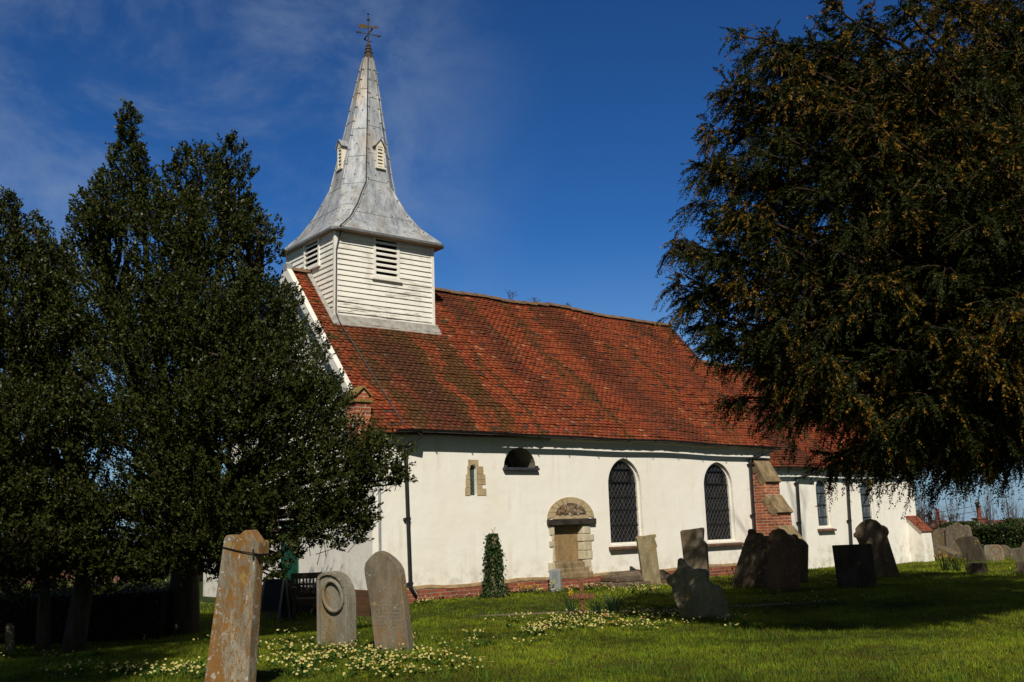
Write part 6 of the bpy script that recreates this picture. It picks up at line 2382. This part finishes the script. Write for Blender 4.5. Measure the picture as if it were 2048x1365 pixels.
# pole with wires
pp = dep(1963, 1060, 95)
po = empty('utility_pole', 'dark leaning utility pole behind the cottage chimneys', 'utility pole', (pp[0], pp[1], -5))
mb = MB()
top_z = CAM[2] + 1.0
mb.tube([(0.2, 0, -1), (0, 0, 2), (-0.25, 0, top_z + 5)], 0.16, 8)
mb.build('post', BARK, po)
mb = MB()
for zz in (0.0, -0.5):
    a = Vector((-0.2, 0, top_z + 5 - .35 + zz))
    b = Vector((-24.0 * vr[0] - 6, -24.0 * vr[1], top_z + 5 - 2.6 + zz))
    mb.tube(curve(a, b, -0.4, 12), 0.022, 4, cap=False)
mb.build('wire', IRON, po)
# bare tree reaching in at the edge
q = dep(2330, 1090, 30)
bare_tree('bare budding tree reaching in at the edge below the yew', (q[0], q[1]), 7.5, 14, 0.55, 5, 0.10, twig=0.009)
# dry weeds on the ridge
for lab, xx, hh in (('wispy dead weed with the widest spread on the nave ridge', 6.4, 0.30), ('small tuft of dead weed beside the larger one on the ridge', 7.25, 0.17), ('fine dead stalks farther along the nave ridge', 8.6, 0.15)):
    r_ = empty('dry_weed', lab, 'weed', (xx, YR, ZR + 0.12), 'dead weeds on the ridge tiles')
    mb = MB()
    rr = random.Random(int(xx * 10))
    for k in range(9):
        a = Vector((rr.gauss(0, .05), 0, -0.03))
        b = a + Vector((rr.gauss(0, .55) * hh, rr.gauss(0, .3) * hh, hh * rr.uniform(.5, 1.1)))
        mb.tube(curve(a, b, .02, 4, .01, rr), 0.005, 3, cap=False)
        m = a.lerp(b, .6)
        mb.tube([m, m + Vector((rr.gauss(0, .08), 0, rr.uniform(.0, .1)))], 0.004, 3, cap=False)
    mb.build('stalks', BARK, r_)

# ================================================================== LIGHT AND SKY
EL, AZ = radians(42), radians(33)          # sun: 33 degrees west of south
to_sun = Vector((-sin(AZ) * cos(EL), -cos(AZ) * cos(EL), sin(EL)))
sd_ = bpy.data.lights.new('sun', 'SUN')
sd_.energy = 4.6
sd_.angle = radians(0.5)
sd_.color = (1.0, 0.94, 0.83)
so = bpy.data.objects.new('sun', sd_)
col.objects.link(so)
so.rotation_euler = to_sun.to_track_quat('Z', 'Y').to_euler()

w = bpy.data.worlds.new('World')
scene.world = w
w.use_nodes = True
nt = w.node_tree
nt.nodes.clear()
out = nt.nodes.new('ShaderNodeOutputWorld')
bg = nt.nodes.new('ShaderNodeBackground')
sky = nt.nodes.new('ShaderNodeTexSky')
sky.sky_type = 'NISHITA'
sky.sun_disc = False
sky.sun_elevation = EL
sky.sun_rotation = math.atan2(to_sun.x, to_sun.y)
sky.altitude = 0
sky.air_density = 1.0
sky.dust_density = 0.6
sky.ozone_density = 4.0
gm = nt.nodes.new('ShaderNodeGamma')
gm.inputs['Gamma'].default_value = 1.35
tc = nt.nodes.new('ShaderNodeTexCoord')
mp = nt.nodes.new('ShaderNodeMapping')
mp.inputs['Rotation'].default_value = (0.0, radians(8), radians(-30))
mp.inputs['Scale'].default_value = (1.7, 2.0, 2.9)
nt.links.new(tc.outputs['Generated'], mp.inputs['Vector'])
nz = nt.nodes.new('ShaderNodeTexNoise')
nz.inputs['Scale'].default_value = 3.2
nz.inputs['Detail'].default_value = 7
nz.inputs['Roughness'].default_value = 0.62
nz.inputs['Distortion'].default_value = 0.35
nt.links.new(mp.outputs[0], nz.inputs['Vector'])
mr = nt.nodes.new('ShaderNodeMapRange')
mr.interpolation_type = 'SMOOTHSTEP'
mr.inputs['From Min'].default_value = 0.37
mr.inputs['From Max'].default_value = 0.80
mr.inputs['To Max'].default_value = 0.50
nt.links.new(nz.outputs['Fac'], mr.inputs['Value'])
# the thin cloud lies to the north-west
dt = nt.nodes.new('ShaderNodeVectorMath')
dt.operation = 'DOT_PRODUCT'
cdv = Vector(ray(150, 240)).normalized()
dt.inputs[1].default_value = cdv
nt.links.new(tc.outputs['Generated'], dt.inputs[0])
m2 = nt.nodes.new('ShaderNodeMapRange')
m2.interpolation_type = 'SMOOTHSTEP'
m2.inputs['From Min'].default_value = cos(radians(26))
m2.inputs['From Max'].default_value = cos(radians(5))
nt.links.new(dt.outputs['Value'], m2.inputs['Value'])
ml = nt.nodes.new('ShaderNodeMath')
ml.operation = 'MULTIPLY'
nt.links.new(mr.outputs[0], ml.inputs[0])
nt.links.new(m2.outputs[0], ml.inputs[1])
tint = nt.nodes.new('ShaderNodeMix')
tint.data_type = 'RGBA'
tint.blend_type = 'MULTIPLY'
tint.inputs['Factor'].default_value = 1.0
nt.links.new(sky.outputs[0], gm.inputs[0])
nt.links.new(gm.outputs[0], tint.inputs[6])
# the sky is deepest blue away from the sun and paler round the sun's side
dt2 = nt.nodes.new('ShaderNodeVectorMath')
dt2.operation = 'DOT_PRODUCT'
dt2.inputs[1].default_value = (sin(radians(20)), cos(radians(20)), 0.0)
nt.links.new(tc.outputs['Generated'], dt2.inputs[0])
m3 = nt.nodes.new('ShaderNodeMapRange')
m3.interpolation_type = 'SMOOTHSTEP'
m3.inputs['From Min'].default_value = -0.15
m3.inputs['From Max'].default_value = 0.35
nt.links.new(dt2.outputs['Value'], m3.inputs['Value'])
tm = nt.nodes.new('ShaderNodeMix')
tm.data_type = 'RGBA'
nt.links.new(m3.outputs[0], tm.inputs['Factor'])
tm.inputs[6].default_value = (0.34, 0.30, 0.21, 1)
tm.inputs[7].default_value = (0.26, 0.57, 0.82, 1)
nt.links.new(tm.outputs[2], tint.inputs[7])
mx = nt.nodes.new('ShaderNodeMix')
mx.data_type = 'RGBA'
nt.links.new(ml.outputs[0], mx.inputs['Factor'])
# pale air low over the horizon
sx_ = nt.nodes.new('ShaderNodeSeparateXYZ')
nt.links.new(tc.outputs['Generated'], sx_.inputs[0])
m4 = nt.nodes.new('ShaderNodeMapRange')
m4.interpolation_type = 'SMOOTHSTEP'
m4.inputs['From Min'].default_value = 0.30
m4.inputs['From Max'].default_value = -0.03
m4.inputs['To Max'].default_value = 0.85
nt.links.new(sx_.outputs[2], m4.inputs['Value'])
mh = nt.nodes.new('ShaderNodeMix')
mh.data_type = 'RGBA'
nt.links.new(m4.outputs[0], mh.inputs['Factor'])
nt.links.new(tint.outputs[2], mh.inputs[6])
mh.inputs[7].default_value = (5.0, 7.2, 9.2, 1)
nt.links.new(mh.outputs[2], mx.inputs[6])
mx.inputs[7].default_value = (5.5, 7.0, 9.0, 1)
nt.links.new(mx.outputs[2], bg.inputs['Color'])
bg.inputs['Strength'].default_value = 0.055
nt.links.new(bg.outputs[0], out.inputs['Surface'])

vs_ = scene.view_settings
scene.display_settings.display_device = 'sRGB'
vs_.view_transform = 'Standard'
vs_.look = 'None'
vs_.exposure = 0.0
vs_.gamma = 1.0
vs_.use_curve_mapping = False
cy = scene.cycles
cy.max_bounces = 5
cy.diffuse_bounces = 3
cy.glossy_bounces = 2
cy.transmission_bounces = 3
cy.transparent_max_bounces = 4
cy.use_denoising = True
cy.caustics_reflective = False
cy.caustics_refractive = False
